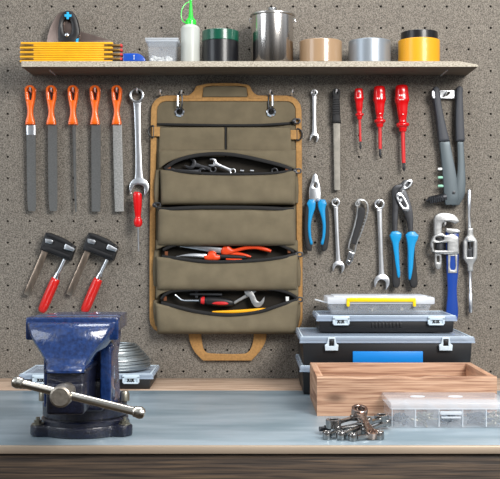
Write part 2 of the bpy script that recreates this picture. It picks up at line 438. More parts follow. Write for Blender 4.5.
# ---------------------------------------------------------------- combination wrenches
def wrench_mesh(g, a, b, rr, ri, hr, sw, yc, th, M=None, slot=.55, flip=1, ang=15):
    ax, ay = a; bx, by = b
    L = math.hypot(bx-ax, by-ay); ux, uy = (bx-ax)/L, (by-ay)/L; vx, vy = -uy*flip, ux*flip
    T = lambda u, v, *k: (ax+ux*u+vx*v, ay+uy*u+vy*v) + k
    flat = M is not None
    g.plate([[T(rr*math.cos(t), rr*math.sin(t)) for t in [2*PI*k/16 for k in range(16)]],
             [T(ri*math.cos(t), ri*math.sin(t)) for t in [2*PI*k/12 for k in range(12)]]], yc, th*1.5, th*.22, flat, M)
    # shaft
    hw = sw/2
    g.plate([[T(rr*.9, hw*1.15, 1), T(rr*1.5, hw*.95), T(L*.5, hw*.8), T(L-hr*1.3, hw), T(L-hr*.6, hw*1.35, 1), T(L-hr*.6, -hw*1.35, 1), T(L-hr*1.3, -hw), T(L*.5, -hw*.8), T(rr*1.5, -hw*.95), T(rr*.9, -hw*1.15, 1)]], yc, th*.8, th*.3, flat, M)
    # open head
    th0 = math.radians(ang); pts = []
    hw2 = slot*hr
    a0 = math.asin(min(.95, hw2/hr)) + .1
    N = 14
    for k in range(N+1):
        t = th0 + a0 + (2*PI-2*a0)*k/N; q = hr*(1.0 + (.12 if k in (0, N) else 0))
        pts.append((q*math.cos(t), q*math.sin(t)))
    c, s = math.cos(th0), math.sin(th0)
    def rot(u, v): return (u*c-v*s, u*s+v*c)
    outl = [T(L+p[0], p[1], *((1,) if i in (0, N) else ())) for i, p in enumerate(pts)]
    for u, v in ((hr*.2, -hw2), (-hr*.15, -hw2*.75), (-hr*.28, 0), (-hr*.15, hw2*.75), (hr*.2, hw2)):
        p = rot(u, v); outl.append(T(L+p[0], p[1]))
    g.plate([outl], yc, th*1.1, th*.3, flat, M)

def wrench(name, label, a, b, rr, ri, hr, sw, yc=-.012, th=.006, m=None, flip=1, slot=.55, grp='combination wrenches hanging on the board', cat_='wrench'):
    g = MB(); wrench_mesh(g, a, b, rr, ri, hr, sw, yc, th, flip=flip, slot=slot); o = g.obj(name, m or M_satin); return tag(o, label, cat_, grp)

wrench('combination_wrench', 'longest chrome combination wrench, hanging beside the orange files', (137, 95.5), (139.3, 187.5), 7.2, 5.2, 10, 7.5, -.013, .008)
wrench('combination_wrench', 'smallest chrome combination wrench, hanging beside the black-handled file', (314.2, 92.6), (314.4, 137.5), 3.4, 1.9, 4.6, 4.2, -.011, .005)
wrench('combination_wrench', 'medium chrome combination wrench between the blue pliers and utility knife', (335.6, 202.5), (338.5, 267), 4.3, 2.6, 6.2, 4.6, -.011, .006)
wrench('combination_wrench', 'large chrome combination wrench between the utility knife and water pump pliers', (379.2, 204.3), (381.8, 282), 5.2, 3.2, 8, 5.4, -.012, .007)
hook(136.5, 90.5, 'steel hook through the ring of the longest wrench'); hook(314.2, 91.8, 'steel hook through the smallest wrench')
hook(335.6, 200.8, 'steel hook through the wrench beside the blue pliers'); hook(379, 202, 'steel hook through the wrench beside the utility knife')

# ---------------------------------------------------------------- red screwdriver under the big wrench
r = thing('screwdriver', 'small red-handled screwdriver hanging at the foot of the longest wrench', 'screwdriver', W(138, 250, -.03))
MB().loft([(137.6, 192, 2.6, .006), (137.4, 194, 4.3, .009), (137.6, 201, 4.4, .009), (137.8, 210, 3.7, .0075), (138, 217, 3, .006), (138, 220, 4.1, .008), (138.1, 224.5, 4, .008), (138.2, 227, 2.2, .004)], -.034).obj('handle', M_red, r)
MB().loft([(138.1, 226, .95, .0022), (138.6, 244, .9, .002), (138.7, 251, .8, .0012)], -.034, 2, 10).obj('shaft', M_satin, r)
hook(137.2, 199.5, 'steel hook through the small red screwdriver')

# ---------------------------------------------------------------- bar clamps
def clamp(dx, dy, lab):
    r = thing('bar_clamp', lab, 'clamp', W(40+dx, 312+dy, -.02), 'black and red bar clamps')
    P = lambda x, y: (x+dx, y+dy)
    MB().plate([poly(P(43.5, 248), P(49, 250.5), P(29.5, 296), P(23.8, 293.5))], -.012, .007, .0012).obj('bar', M_barsteel, r)['label'] = 'ridged steel bar'
    g = MB(); g.plate([[P(46.5, 232.5)+(1,), P(51, 233)+(1,), P(66, 239.5), P(75.8, 246.4)+(1,), P(75, 250.5)+(1,), P(71.5, 260.4)+(1,), P(67, 260.2)+(1,), P(54, 254.5), P(41, 249.6)+(1,), P(41.6, 245.6)+(1,)]], -.016, .022, .003)
    g.plate([[P(47, 232.4)+(1,), P(50.5, 233.6), P(73, 244)+(1,), P(71.5, 247)+(1,), P(47, 236)+(1,)]], -.024, .012, .002)
    g.plate([[P(43, 245)+(1,), P(54, 249), P(71, 255.5)+(1,), P(70, 258.5)+(1,), P(42, 249.5)+(1,)]], -.024, .012, .002)
    g.obj('jaw_arm', M_black, r)
    MB().plate([[P(45.2, 238.2)+(1,), P(53.2, 241), P(51.6, 244.2)+(1,), P(45.4, 242.6)+(1,)]], -.028, .006, .0012).obj('pressure_pad', M_satin, r)
    MB().plate([poly(P(64.5, 246.2), P(66, 243.6), P(75.5, 248.8), P(73.5, 251.6), P(64, 249))], -.029, .010, .002).obj('fixed_jaw_face', M_satin, r)
    MB().loft([P(65.2, 258.5)+(1.9, .004), P(56.5, 276.5)+(1.9, .004)], -.018, 2.2, 12, 0).obj('spindle', M_satin, r)
    MB().loft([P(58.2, 273)+(2.6, .006), P(56.2, 277.8)+(3.6, .007), P(55.2, 280)+(3.4, .007)], -.018, 2, 16, 2).obj('ferrule', M_chrome, r)
    g = MB(); g.loft([P(55.9, 278.6)+(4.2, .008), P(54.8, 281)+(4.8, .011), P(49.5, 293)+(5, .0115), P(44, 306)+(4.8, .011), P(41.8, 310.5)+(4, .009), P(41, 312)+(2.6, .006)], -.018, 2, 8, 3)
    g.obj('handle', M_redwood, r, angle=60)['label'] = 'faceted red wooden handle'
clamp(0, 0, 'red-handled bar clamp on the left, nearer the vise corner')
clamp(42.5, .2, 'red-handled bar clamp on the right, nearer the tool bag')
hook(47.3, 242, 'steel hook holding the left bar clamp'); hook(90, 242, 'steel hook holding the right bar clamp')

# ---------------------------------------------------------------- tool organiser bag
def bagpath():
    P = []
    for cx_, cy_, a0 in ((286.5, 110.5, -90), (287.5, 318.5, 0), (164.5, 318.5, 90), (166.0, 110.5, 180)):
        for k in range(5):
            t = math.radians(a0+22.5*k); P.append((cx_+12*math.cos(t), cy_+12*math.sin(t)))
        if a0 == 0: P += [(250, 330.5), (200, 330.5)]
        if a0 == 90: P += [(152.5, 250), (153.2, 180)]
        if a0 == -90: P += [(299, 180), (299.4, 250)]
        if a0 == 180: P += [(200, 98.5), (250, 98.5)]
    return P
bag = thing('tool_organizer_bag', 'olive canvas hanging tool organiser with tan trim and zipped pockets', 'tool bag', W(226, 345, -.01))
MB().plate([bagpath()], -.006, .006, .002).obj('back_panel', M_canvas, bag)
g = MB(); pth = cat([W(x, y, -.008) for x, y in bagpath()], 1, True)
pv = [Vector(p) for p in pth]; rg = []
for i, p in enumerate(pv):                                # folded webbing binding round the edge
    t = (pv[(i+1) % len(pv)]-pv[i-1]).normalized(); nx = Vector((-t.z, 0, t.x))
    rg.append([p+nx*.0065+Vector((0, .004, 0)), p+nx*.0072, p+nx*.006-Vector((0, .004, 0)), p-nx*.006-Vector((0, .004, 0)), p-nx*.0072, p-nx*.0065+Vector((0, .004, 0))])
rg.append(rg[0]); g.rings(rg, caps=False); g.obj('edge_binding', M_tan, bag)['label'] = 'tan webbing edge binding'
# dark lining behind openings
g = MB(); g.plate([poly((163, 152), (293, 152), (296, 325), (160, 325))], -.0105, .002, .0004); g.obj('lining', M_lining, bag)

def pnoise(x, z): return .5*math.sin(x*61+z*23)+.5*math.sin(z*97-x*37+1.3)
def panel(xl_, xr_, top, bot, D, et=8, closed='b', nu=40, nv=14, wr=.0012, q=5, yb=-.009, Dt=None):
    """fabric surface between curve top(u) and bot(u) (px y); closed: which edge returns to the back"""
    g = MB(); rows = []
    for j in range(nv+1):
        v = j/nv; v = v if 't' in closed else v
        row = []
        for i in range(nu+1):
            # denser sampling near side edges
            u = .5-.5*math.cos(PI*i/nu)
            vv = .5-.5*math.cos(PI*v) if closed == 'tb' else (math.sin(PI/2*v) if closed == 'b' else 1-math.cos(PI/2*v))
            eu = max(0, 1-abs(2*u-1)**et)**(1/et)
            f = 1
            if 'b' in closed: f *= max(0, 1-vv**(q*1.6))**(1/q)
            if 't' in closed: f *= max(0, 1-(1-vv)**(q*1.6))**(1/q)
            DD = D if Dt is None else Dt+(D-Dt)*vv
            y = yb - DD*eu*f
            x0 = xl_(vv) if callable(xl_) else xl_; x1 = xr_(vv) if callable(xr_) else xr_
            px = x0+(x1-x0)*u; t_, b_ = top(u), bot(u); py = t_+(b_-t_)*vv
            y -= wr*eu*f*(pnoise(px*.0023, py*.0023)+.8*math.sin(PI*u)*math.sin(PI*vv))
            # place it where its own depth keeps the drawn size
            p = W(px, py, y); row.append(p)
        rows.append(row)
    g.rings(rows, close=False, caps=False); return g
def solid(o, t=.0015):
    md = o.modifiers.new('thickness', 'SOLIDIFY'); md.thickness = t; md.offset = -1; return o
def lerpc(pts):
    def f(u):
        for (a, b), (c, d) in zip(pts, pts[1:]):
            if u <= c:
                t = (u-a)/(c-a); t = t*t*(3-2*t) if False else t
                return b+(d-b)*t
        return pts[-1][1]
    return f
def curvy(pts):
    q = cat(pts, 8); return lerpc(q)
K = lambda v: (lambda u: v)
def ziptube(x0, x1, fn, y, r=1.3, nu=36, name='zipper', dz=.0):
    g = MB(); sc = .0023
    pts = [(x0+(x1-x0)*i/nu, fn(i/nu)) for i in range(nu+1)]
    rg = []
    for i, p in enumerate(pts):
        c = W(p[0], p[1], y+dz*(abs(2*i/nu-1)**6)); a = Vector(W(*pts[max(0, i-1)], y)); b = Vector(W(*pts[min(nu, i+1)], y)); t = (b-a).normalized(); n_ = Vector((-t.z, 0, t.x))
        h = r*sc
        rg.append([c+n_*h+Vector((0, .001, 0)), c+n_*h*.8-Vector((0, .0015, 0)), c+n_*h*.15-Vector((0, .0022, 0)), c-n_*h*.15-Vector((0, .0022, 0)), c-n_*h*.8-Vector((0, .0015, 0)), c-n_*h+Vector((0, .001, 0))])
    g.rings(rg); return g.obj(name, M_zip, bag)
# row 1: two shallow flat pockets
for a, b in ((159, 224.6), (226.6, 290.5)):
    solid(panel(lambda v, a=a: a+.5-1.2*v if a < 200 else a, lambda v, b=b: b+1.5*v if b > 240 else b, K(127), K(157), .012, 9, 'tb', nv=12, q=6, wr=.0008).obj('pocket', M_canvas, bag))
ziptube(157, 294, curvy([(0, 124.2), (.25, 124.8), (.5, 125.3), (.75, 125), (1, 123)]), -.017, 1.3, dz=.008)
MB().loft([(225.6, 127, .8, .002), (225.6, 153, .8, .002)], -.017, 3, 8, 0).obj('divider_seam', M_zip, bag)
# row 2: lens-shaped opening, upper flap then lower face
up2 = curvy([(0, 169), (.08, 161.5), (.2, 156.5), (.38, 153.8), (.55, 155), (.75, 160), (.92, 165.5), (1, 169.5)])
lo2 = curvy([(0, 169.5), (.15, 171.8), (.35, 173.6), (.6, 174), (.85, 173), (1, 170.5)])
solid(panel(158.5, 296, K(149.5), up2, .026, 10, 't', nu=48, nv=10, q=4).obj('pocket_flap', M_canvas, bag))
solid(panel(lambda v: 160+1.0*v, lambda v: 296-1*v, lo2, K(205), .042, 10, 'b', nv=14, Dt=.030).obj('pocket', M_canvas, bag))
ziptube(165, 292, up2, -.038, 1.9, dz=.006); ziptube(165, 292, lo2, -.041, 1.3, dz=.008)
# row 3 closed
solid(panel(lambda v: 158-.5*v, lambda v: 295+.8*v, K(207), K(246), .044, 10, 'tb', nv=18, q=6, wr=.0016).obj('pocket', M_canvas, bag))
ziptube(158, 294, curvy([(0, 209.6), (.3, 207.6), (.7, 207.8), (1, 209.6)]), -.051, 1.9, dz=.012)
# row 4
lo4 = curvy([(0, 256.5), (.12, 258.5), (.3, 261.3), (.5, 261.8), (.75, 260), (.92, 257), (1, 254.5)])
up4 = curvy([(0, 250), (.08, 245.5), (.2, 243.5), (.8, 243.5), (.93, 247), (1, 252)])
solid(panel(155.5, 298, K(240), up4, .03, 10, 't', nu=40, nv=6, q=4).obj('pocket_flap', M_canvas, bag))
solid(panel(lambda v: 156+1.0*v, lambda v: 298-.8*v, lo4, K(291), .045, 10, 'b', Dt=.034).obj('pocket', M_canvas, bag))
ziptube(163, 294, up4, -.040, 1.5, dz=.006); ziptube(162, 295, lo4, -.0445, 1.7, dz=.008)
# row 5
lo5 = curvy([(0, 303), (.12, 307), (.3, 312.5), (.5, 315), (.7, 312.5), (.87, 305.5), (1, 300)])
up5 = curvy([(0, 299), (.05, 293), (.18, 290), (.75, 289), (.92, 292), (1, 298)])
solid(panel(155.5, 298.5, K(286), up5, .03, 10, 't', nu=40, nv=6, q=4).obj('pocket_flap', M_canvas, bag))
solid(panel(lambda v: 155+2.5*v, lambda v: 299-2.8*v, lo5, K(334), .047, 10, 'b', Dt=.036).obj('pocket', M_canvas, bag))
ziptube(161, 297, up5, -.041, 1.5, dz=.006); ziptube(161, 297, lo5, -.0465, 1.8, dz=.008)
# gusset folds at the sides
for x0, y0, x1, y1 in ((158.5, 170, 157, 203), (157, 250, 156, 286), (156, 300, 158, 326)):
    MB().loft([(x0, y0, 2.6, .006), ((x0+x1)/2-.6, (y0+y1)/2, 3.2, .011), (x1, y1, 2.4, .006)], -.014, 2.4, 12).obj('gusset', M_canvas, bag)
for x0, y0, x1, y1 in ((294.5, 170, 296, 203), (297, 258, 298, 286), (298, 303, 296, 326)):
    MB().loft([(x0, y0, 2.4, .006), ((x0+x1)/2+.6, (y0+y1)/2, 2.8, .011), (x1, y1, 2.2, .006)], -.014, 2.4, 12).obj('gusset', M_canvas, bag)
# zip pulls
for px, py in ((296.5, 121), (297.5, 171), (298.8, 254.5), (299, 299.5), (157, 205)):
    y = -.03 if py > 130 else -.018
    g = MB(); g.plate([[(px-4, py-1.8), (px+3.5, py-2.2), (px+4.2, py), (px+3.5, py+2.2), (px-4, py+1.8)], [(px-.2, py-1), (px+2.2, py-1), (px+2.2, py+1), (px-.2, py+1)]], y, .004, .001)
    g.box(W(px-3.2, py, y-.003), (.007, .006, .006), .0015); g.obj('zip_pull', M_gun, bag)
# leather corner tabs inside the openings
for px, py, m_ in ((169, 166.5, M_leather), (286.8, 169.5, M_leather), (166.2, 253.5, M_leather), (289, 250.8, M_leather), (165, 298.5, M_leather), (287.2, 298.8, M_white)):
    MB().plate([poly((px-1.5, py-2.2), (px+1.7, py-2), (px+1.7, py+2.2), (px-1.3, py+2.4))], -.034, .002, .0005).obj('corner_tab', m_, bag)
# grommets
for px in (179.5, 271):
    c = W(px, 112, -.010)
    MB().lathe([(.0062, -.0015), (.0068, -.003), (.009, -.0032), (.0112, -.0018), (.0118, 0), (.0062, 0)], c, 'Y', 28, close=True).obj('grommet', M_chrome, bag)
    MB().lathe([(.0063, .0), (.0063, -.0006), (0, -.0006)], c+Vector((0, -.0001, 0)), 'Y', 20).obj('grommet_hole', M_back, bag)
# D-rings and tabs
for sx, px, py in ((-1, 156, 131.5), (1, 294.5, 134.5)):
    MB().plate([poly((px-4*1, py-4.5), (px+4, py-4.5), (px+4, py+5), (px-4, py+5))], -.016, .005, .0012).obj('side_tab', M_tan, bag)
    g = MB(); cc = W(px+sx*2.5, py, -.017)
    g.tube([cc+Vector((sx*.0118*math.sin(t), 0, .0135*math.cos(t))) for t in [PI*k/12 for k in range(13)]], .0019, 8)
    g.tube([cc+Vector((0, 0, .0135)), cc-Vector((0, 0, .0135))], .0019, 8); g.obj('d_ring', M_black, bag)
# top handle
g = MB(); oP = [(183, 99, 1), (183, 97), (189, 95), (193.5, 91.5), (196, 86.6), (200, 85.2), (208, 83.6), (225, 83), (242, 83.8), (249.5, 86), (252.5, 91.5), (257, 95), (263, 97), (263, 99, 1), (249, 99, 1), (247, 92), (245.5, 87.4), (225, 86.2), (204.5, 87.6), (203, 93), (201.5, 99, 1)]
g.plate([oP], -.010, .006, .0018); g.obj('carry_handle', M_tan, bag)
MB().plate([[(203.5, 87.5, 1), (214, 86.3), (236, 86.3), (246.5, 87.5, 1), (247.5, 97, 1), (202.5, 97, 1)]], -.013, .006, .002).obj('handle_grip', M_canvas, bag)
# bottom webbing loop
g = MB(); g.plate([[(188, 328, 1), (201, 328, 1), (202, 341), (204.5, 350.5), (208, 353), (245, 353.5), (249.5, 350.5), (253, 341), (254, 328, 1), (267, 328, 1), (265.5, 341), (260, 351), (251.5, 360.5, 1), (203, 360.5, 1), (195, 352), (190, 342)]], -.008, .005, .0012)
g.obj('webbing_loop', M_tan, bag)['label'] = 'tan webbing loop'
# carabiner rings hanging the bag
for px, lab, dx in ((180.5, 'steel snap ring through the left eyelet of the tool bag', -1.2), (270.3, 'steel snap ring through the right eyelet of the tool bag', 1.2)):
    r = thing('snap_ring', lab, 'ring', W(px, 112, -.018), 'snap rings holding the tool bag')
    cc = W(px, 101, -.018)
    lo = [cc+Vector((dx*.0008+.0052*math.sin(t)*(1 if math.sin(t) > 0 else 1), -.004*math.cos(t)*0-.006*math.sin(t), .0215*math.cos(t))) for t in [2*PI*k/24 for k in range(24)]]
    g = MB(); g.tube(lo, .0018, 8, closed=True); g.obj('ring', M_gun, r)
    s_ = -1 if dx < 0 else 1
    MB().tube([cc+Vector((s_*-.0050*0-.0048*s_*-1*0 + (-.0052 if s_ < 0 else .0052)*1.0, -.006, .012)), cc+Vector(((-.0056 if s_ < 0 else .0056), -.006, -.012))], .0021, 8).obj('sleeve', M_chrome, r)
hook(181, 92.8, 'steel hook carrying the left snap ring of the tool bag'); hook(269.8, 92.5, 'steel hook carrying the right snap ring of the tool bag')
hook(159.8, 92.5, 'empty steel hook above the left corner of the tool bag'); hook(292, 92.5, 'empty steel hook above the right corner of the tool bag')

# contents of the pockets
wrench('open_wrench', 'black wrench with wide open jaw lying in the upper open pocket', (213, 169.5), (190.5, 163.5), 3.5, 2, 5.8, 4, -.022, .005, M_gun, grp='wrenches in the upper open pocket')
wrench('open_wrench', 'wrench with small bright open jaw lying in the upper open pocket', (233, 171.5), (212.5, 162.5), 3, 1.8, 4.2, 3.6, -.028, .005, M_satin, flip=-1, grp='wrenches in the upper open pocket')
wrench('open_wrench', 'dark wrench lying lowest at the left of the upper open pocket', (172, 170.5), (202, 171.3), 2.6, 1.5, 3.6, 3, -.026, .004, M_gun, grp='wrenches in the upper open pocket')
for px, lab in ((242, 'bright socket tip in the upper open pocket, left of two'), (252, 'bright socket tip in the upper open pocket, right of two')):
    g = MB(); a = W(px-1.8, 170.8, -.026); b = W(px+1.8, 171.2, -.026); g.tube([a, b], .0036, 12); tag(g.obj('socket', M_satin), lab, 'socket', 'sockets in the upper open pocket')
g = MB(); g.plate([C2(274.5, 171, 3.4), C2(274.5, 171, 2)], -.026, .005, .001); tag(g.obj('ring_wrench_end', M_gun), 'dark wrench ring peeping from the right end of the upper pocket', 'wrench')
# pliers in row 4
r = thing('pliers', 'long-nosed pliers with long orange grips, upper pair in the pocket', 'pliers', W(225, 255, -.026), 'orange-gripped pliers in the pocket')
MB().plate([[(177, 246.5, 1), (196, 245.8), (214, 246.8), (226, 248, 1), (226, 254.5, 1), (213, 252.6), (196, 249.5)]], -.026, .008, .002).obj('jaws', M_satin, r)
MB().loft([(223.5, 247, 1.5, .006), (225.5, 249.5, 6.5, .008), (229.5, 250.8, 4.4, .0075), (234, 250.8, 2, .006), (245, 248, 2, .006), (256, 247.4, 2, .006), (266, 249.5, 2, .006), (271, 251.2, 1.4, .004)], -.029).obj('upper_grip', M_orange2, r)
MB().loft([(228, 253.8, 1.6, .005), (238, 254, 1.8, .005), (246, 255.5, 1.6, .005), (251, 256.8, .9, .003)], -.027).obj('lower_grip', M_orange2, r)
r = thing('pliers', 'pliers with orange collar lying lower in the pocket', 'pliers', W(212, 260, -.030), 'orange-gripped pliers in the pocket')
MB().plate([[(174, 256.5, 1), (190, 253.5), (206, 253.8, 1), (209, 258.5, 1), (190, 257)]], -.033, .007, .002).obj('jaws', M_satin, r)
MB().loft([(204.5, 257.5, 2, .006), (209, 257.5, 3.5, .008), (212, 255.8, 5.2, .008), (215.5, 257.5, 3.6, .008), (220, 257, 2, .005)], -.036).obj('grip_collar', M_orange2, r)
MB().loft([(216, 256.5, 2.4, .005), (232, 256.8, 2.2, .005), (246, 257.6, 1.8, .005)], -.034).obj('handle', M_black, r)
MB().loft([(226, 259.2, .8, .004), (236, 259.6, 1, .004), (242, 259.4, .6, .003)], -.037).obj('grip_edge', M_orange2, r)
# row 5
r = thing('ratchet_screwdriver', 'screwdriver with red and black grip in the lowest pocket', 'screwdriver', W(215, 306, -.030))
MB().tube([W(175, 294.5, -.03), W(181, 299.5, -.03), W(184, 300.5, -.03), W(203, 300.5, -.03)], .0024, 10).obj('shaft', M_chrome, r)
MB().loft([(199, 300.5, 2.4, .006), (201, 300.6, 4.2, .009), (205, 300.8, 3.6, .008), (209, 301, 4.4, .010), (222, 302, 4.6, .010), (231, 303, 3.6, .008), (234, 303.3, 1.6, .005)], -.030).obj('handle', M_black, r)
g = MB(); g.loft([(201, 300.5, 4, .010), (204.6, 300.7, 4, .010)], -.0305, 2, 16, 0); g.loft([(211, 303.3, .5, .003), (217, 303.1, 1.8, .006), (225, 303.3, 1.8, .006), (229, 303.6, .4, .002)], -.036); g.obj('grip_insert', M_redshaft, r)
g = MB()
g.plate([[(244.5, 289.5), (251, 290.5), (254, 294), (257, 300.5), (259.5, 301.8), (262.5, 299, 1), (264.8, 296.2, 1), (263.5, 303), (259, 307.2), (255, 306.8), (252, 303), (249, 297), (245, 293.5)]], -.031, .006, .0015)
g.plate([[(251, 291), (256, 289.4), (256, 291.5), (252, 293.5)]], -.030, .005, .0015)
g.loft([(248, 295, 2, .003), (241, 299, 1.6, .003), (234, 303, 1.6, .003)], -.026); tag(g.obj('adjustable_wrench', M_grey), 'grey adjustable wrench with hooked jaw in the lowest pocket', 'wrench')
g = MB(); g.loft([(212, 312.2, .8, .004), (216, 312, 1.2, .0045), (240, 311.6, 2, .005), (262, 309.8, 1.8, .005), (271, 308.8, .7, .003)], -.037)
tag(g.obj('yellow_marker', M_penc), 'long yellow pencil lying along the lip of the lowest pocket', 'pencil')
g = MB(); g.loft([(190, 294, 1.6, .005), (222, 294.5, 1.8, .006)], -.024); g.plate([poly((195, 291), (198, 291), (198, 298), (195, 298))], -.024, .006, .001)
tag(g.obj('dark_hand_tool', M_gun), 'dark tool lying behind the red-gripped screwdriver in the lowest pocket', 'tool')

# ---------------------------------------------------------------- black handled file
r = thing('hand_file', 'flat steel file with ribbed black handle', 'file', W(337, 190, -.012))
g = MB(); x = 336
g.plate([[(x-.3, 88.8), (x-3.6, 90.5), (x-4.3, 94), (x-3.4, 98), (x-3.6, 108), (x-3.6, 115), (x-4.6, 123, 1), (x+5, 123.4, 1), (x+4.2, 116), (x+4, 108), (x+3.6, 98), (x+4.2, 93.5), (x+3.4, 90.2)], C2(x, 92.3, 1.5, 8)], -.014, .017, .005)
for k in range(7): g.loft([(x-3.4, 99+k*2.4, .8, .0015), (x+3.6, 99.2+k*2.4, .8, .0015)], -.0225, 2, 8, 0)
g.obj('handle', M_blackm, r)
MB().loft([(x+.6, 123, 3.5, .003), (x+1.2, 188, 3.1, .003), (x+1.2, 190, 3, .003)], -.013, 7, smooth=0).obj('blade', M_dfile, r)
hook(336, 91.8, 'steel hook through the black file handle')

# ---------------------------------------------------------------- red insulated screwdrivers
def vde(cx, y0, yh, yt, hw, lean, lab, marks):
    r = thing('screwdriver', lab, 'screwdriver', W(cx+lean, yt, -.018), 'red insulated screwdrivers'); H = yh-y0
    P = lambda f: cx+lean*(f*H)/(yt-y0)
    d = hw*.0021
    g = MB(); g.loft([(P(0), y0, hw*.55, d*.5), (P(.03), y0+H*.03, hw*.86, d*.85), (P(.12), y0+H*.12, hw*.94, d), (P(.22), y0+H*.22, hw*.98, d), (P(.33), y0+H*.33, hw*1.06, d*1.05), (P(.42), y0+H*.42, hw*.86, d*.85),
             (P(.6), y0+H*.6, hw*.72, d*.72), (P(.78), y0+H*.78, hw*.55, d*.56), (P(.82), y0+H*.82, hw*.92, d*.9), (P(.87), y0+H*.87, hw*.9, d*.9), (P(.91), y0+H*.91, hw*.6, d*.6), (P(.98), y0+H*.98, hw*.5, d*.5), (P(1), yh, hw*.36, d*.4)], -.020, 2.5)
    g.obj('handle', M_red, r)
    f1 = (yt-y0-7-(yh-y0)*0)/(yt-y0)
    MB().loft([(P(.97), yh-1, hw*.30, d*.32), (cx+lean*.86, yt-8, hw*.28, d*.3)], -.020, 2, 14, 0).obj('insulated_shaft', M_redshaft, r)
    MB().loft([(cx+lean*.84, yt-9, hw*.2, d*.22), (cx+lean*.92, yt-4, hw*.2, d*.22), (cx+lean*.95, yt-2.5, hw*.26, d*.2), (cx+lean, yt, hw*.08, d*.1)], -.020, 2, 10, 0).obj('tip', M_gun, r)
    yy = -.020-d*1.02
    for (dx_, fy, ww, hh) in marks:
        MB().box(W(cx+dx_, y0+H*fy, yy), (ww*.0023, .0012, hh*.0023), .0001).obj('printed_mark', M_white, r)['label'] = 'small white printed mark'
vde(358.6, 88.5, 119.5, 149.5, 4.6, 2, 'smallest of the three red insulated screwdrivers, beside the black-handled file', [(-1.2, .30, .8, .7), (0, .30, .8, .7), (1.2, .30, .8, .7)])
vde(379.3, 86, 127.5, 157, 6.1, 1, 'middle-sized of the three red insulated screwdrivers', [(-1.8, .30, 1.1, 1.6), (0, .30, .9, 1.6), (2.4, .30, 1.3, 1.6), (1, .66, 1.6, .7)])
vde(401.5, 85, 132, 171, 6.9, 2.5, 'largest of the three red insulated screwdrivers, nearest the riveter', [(-1.8, .22, 1.1, 1.6), (.2, .22, 1.3, 1.6), (-2, .31, .8, .9), (-.7, .31, .8, .9), (.7, .31, .8, .9), (2, .31, .8, .9), (1.5, .62, 1.5, .7)])
hook(358.8, 92.3, 'steel hook at the smallest insulated screwdriver', .036); hook(380.3, 91.8, 'steel hook at the middle insulated screwdriver', .036); hook(402.5, 91.5, 'steel hook at the largest insulated screwdriver', .036)

# ---------------------------------------------------------------- hand riveter
r = thing('hand_riveter', 'hand riveter with two long dark grips hanging at the right', 'riveter', W(446, 206, -.02))
MB().plate([[(438.8, 140, 1), (449.2, 141, 1), (456, 176), (458.8, 199, 1), (456, 205, 1), (445.2, 205, 1), (444.2, 200), (441.5, 165)]], -.018, .014, .002).obj('body', M_riv, r)
MB().plate([[(456.8, 140, 1), (463.2, 140, 1), (464.6, 165), (465.3, 185), (464, 196), (459, 205, 1), (452, 206, 1), (454, 190), (457, 170)]], -.014, .010, .002).obj('lever', M_riv, r)
MB().plate([[(434, 87.2), (437.4, 87.4), (439, 90), (441, 105), (444.5, 122), (449.3, 141.5, 1), (438.4, 142, 1), (436, 120), (433.5, 103), (432.2, 92)]], -.020, .022, .004).obj('handle_grip', M_grip, r)
MB().plate([[(456.5, 87.8), (459.5, 86.4), (462, 88), (462.2, 95), (463, 115), (464.3, 141.5, 1), (455.4, 141.5, 1), (455, 115), (455.8, 96)]], -.016, .020, .004).obj('handle_grip', M_grip, r)
MB().plate([[(437, 90.5, 1), (456, 90.3, 1), (456, 99, 1), (439, 98.5, 1)], [(443, 96.5), (446, 92.5), (449.5, 92.2), (448, 95), (445, 97)]], -.010, .003, .0006).obj('locking_clip', M_satin, r)
MB().plate([[(431.8, 91.5), (433.6, 91), (434.6, 95), (434.4, 98.5), (432.5, 98)]], -.031, .002, .0006).obj('clip_end', M_satin, r)
g = MB(); g.loft([(428, 200.2, 2.6, .006), (430, 200, 3.6, .008), (444.5, 197.3, 4.2, .009), (446, 197, 4.2, .009)], -.018, 2.2, 16, 0)
for k in range(7): g.loft([(430.5+k*2, 196.3-k*.15, 1.0, .004), (430.7+k*2, 203.5-k*.4, 1.0, .004)], -.0245, 2, 8, 0)
g.loft([(425.8, 200.8, 1.2, .003), (428.5, 200.2, 1.6, .004)], -.018, 2, 12, 0); g.obj('nose_piece', M_gun, r)
for k, (py, m_) in enumerate(((169, M_white), (177.5, M_green), (186, M_green))):
    mm = M_white if k == 0 else mat('mint_nozzle', (150, 205, 180), .4)
    MB().loft([(438, py, 1.2, .0025), (440.5, py, 1.5, .003), (443.5, py, 1.2, .003)], -.020, 2, 12, 0).obj('spare_nozzle', mm, r)
MB().lathe([(.0035, .001), (.0035, -.002), (.001, -.0025)], W(453.8, 192.5, -.025), 'Y', 16).obj('pivot_pin', M_gun, r)
hook(446, 94, 'dark steel hook through the clip of the riveter')

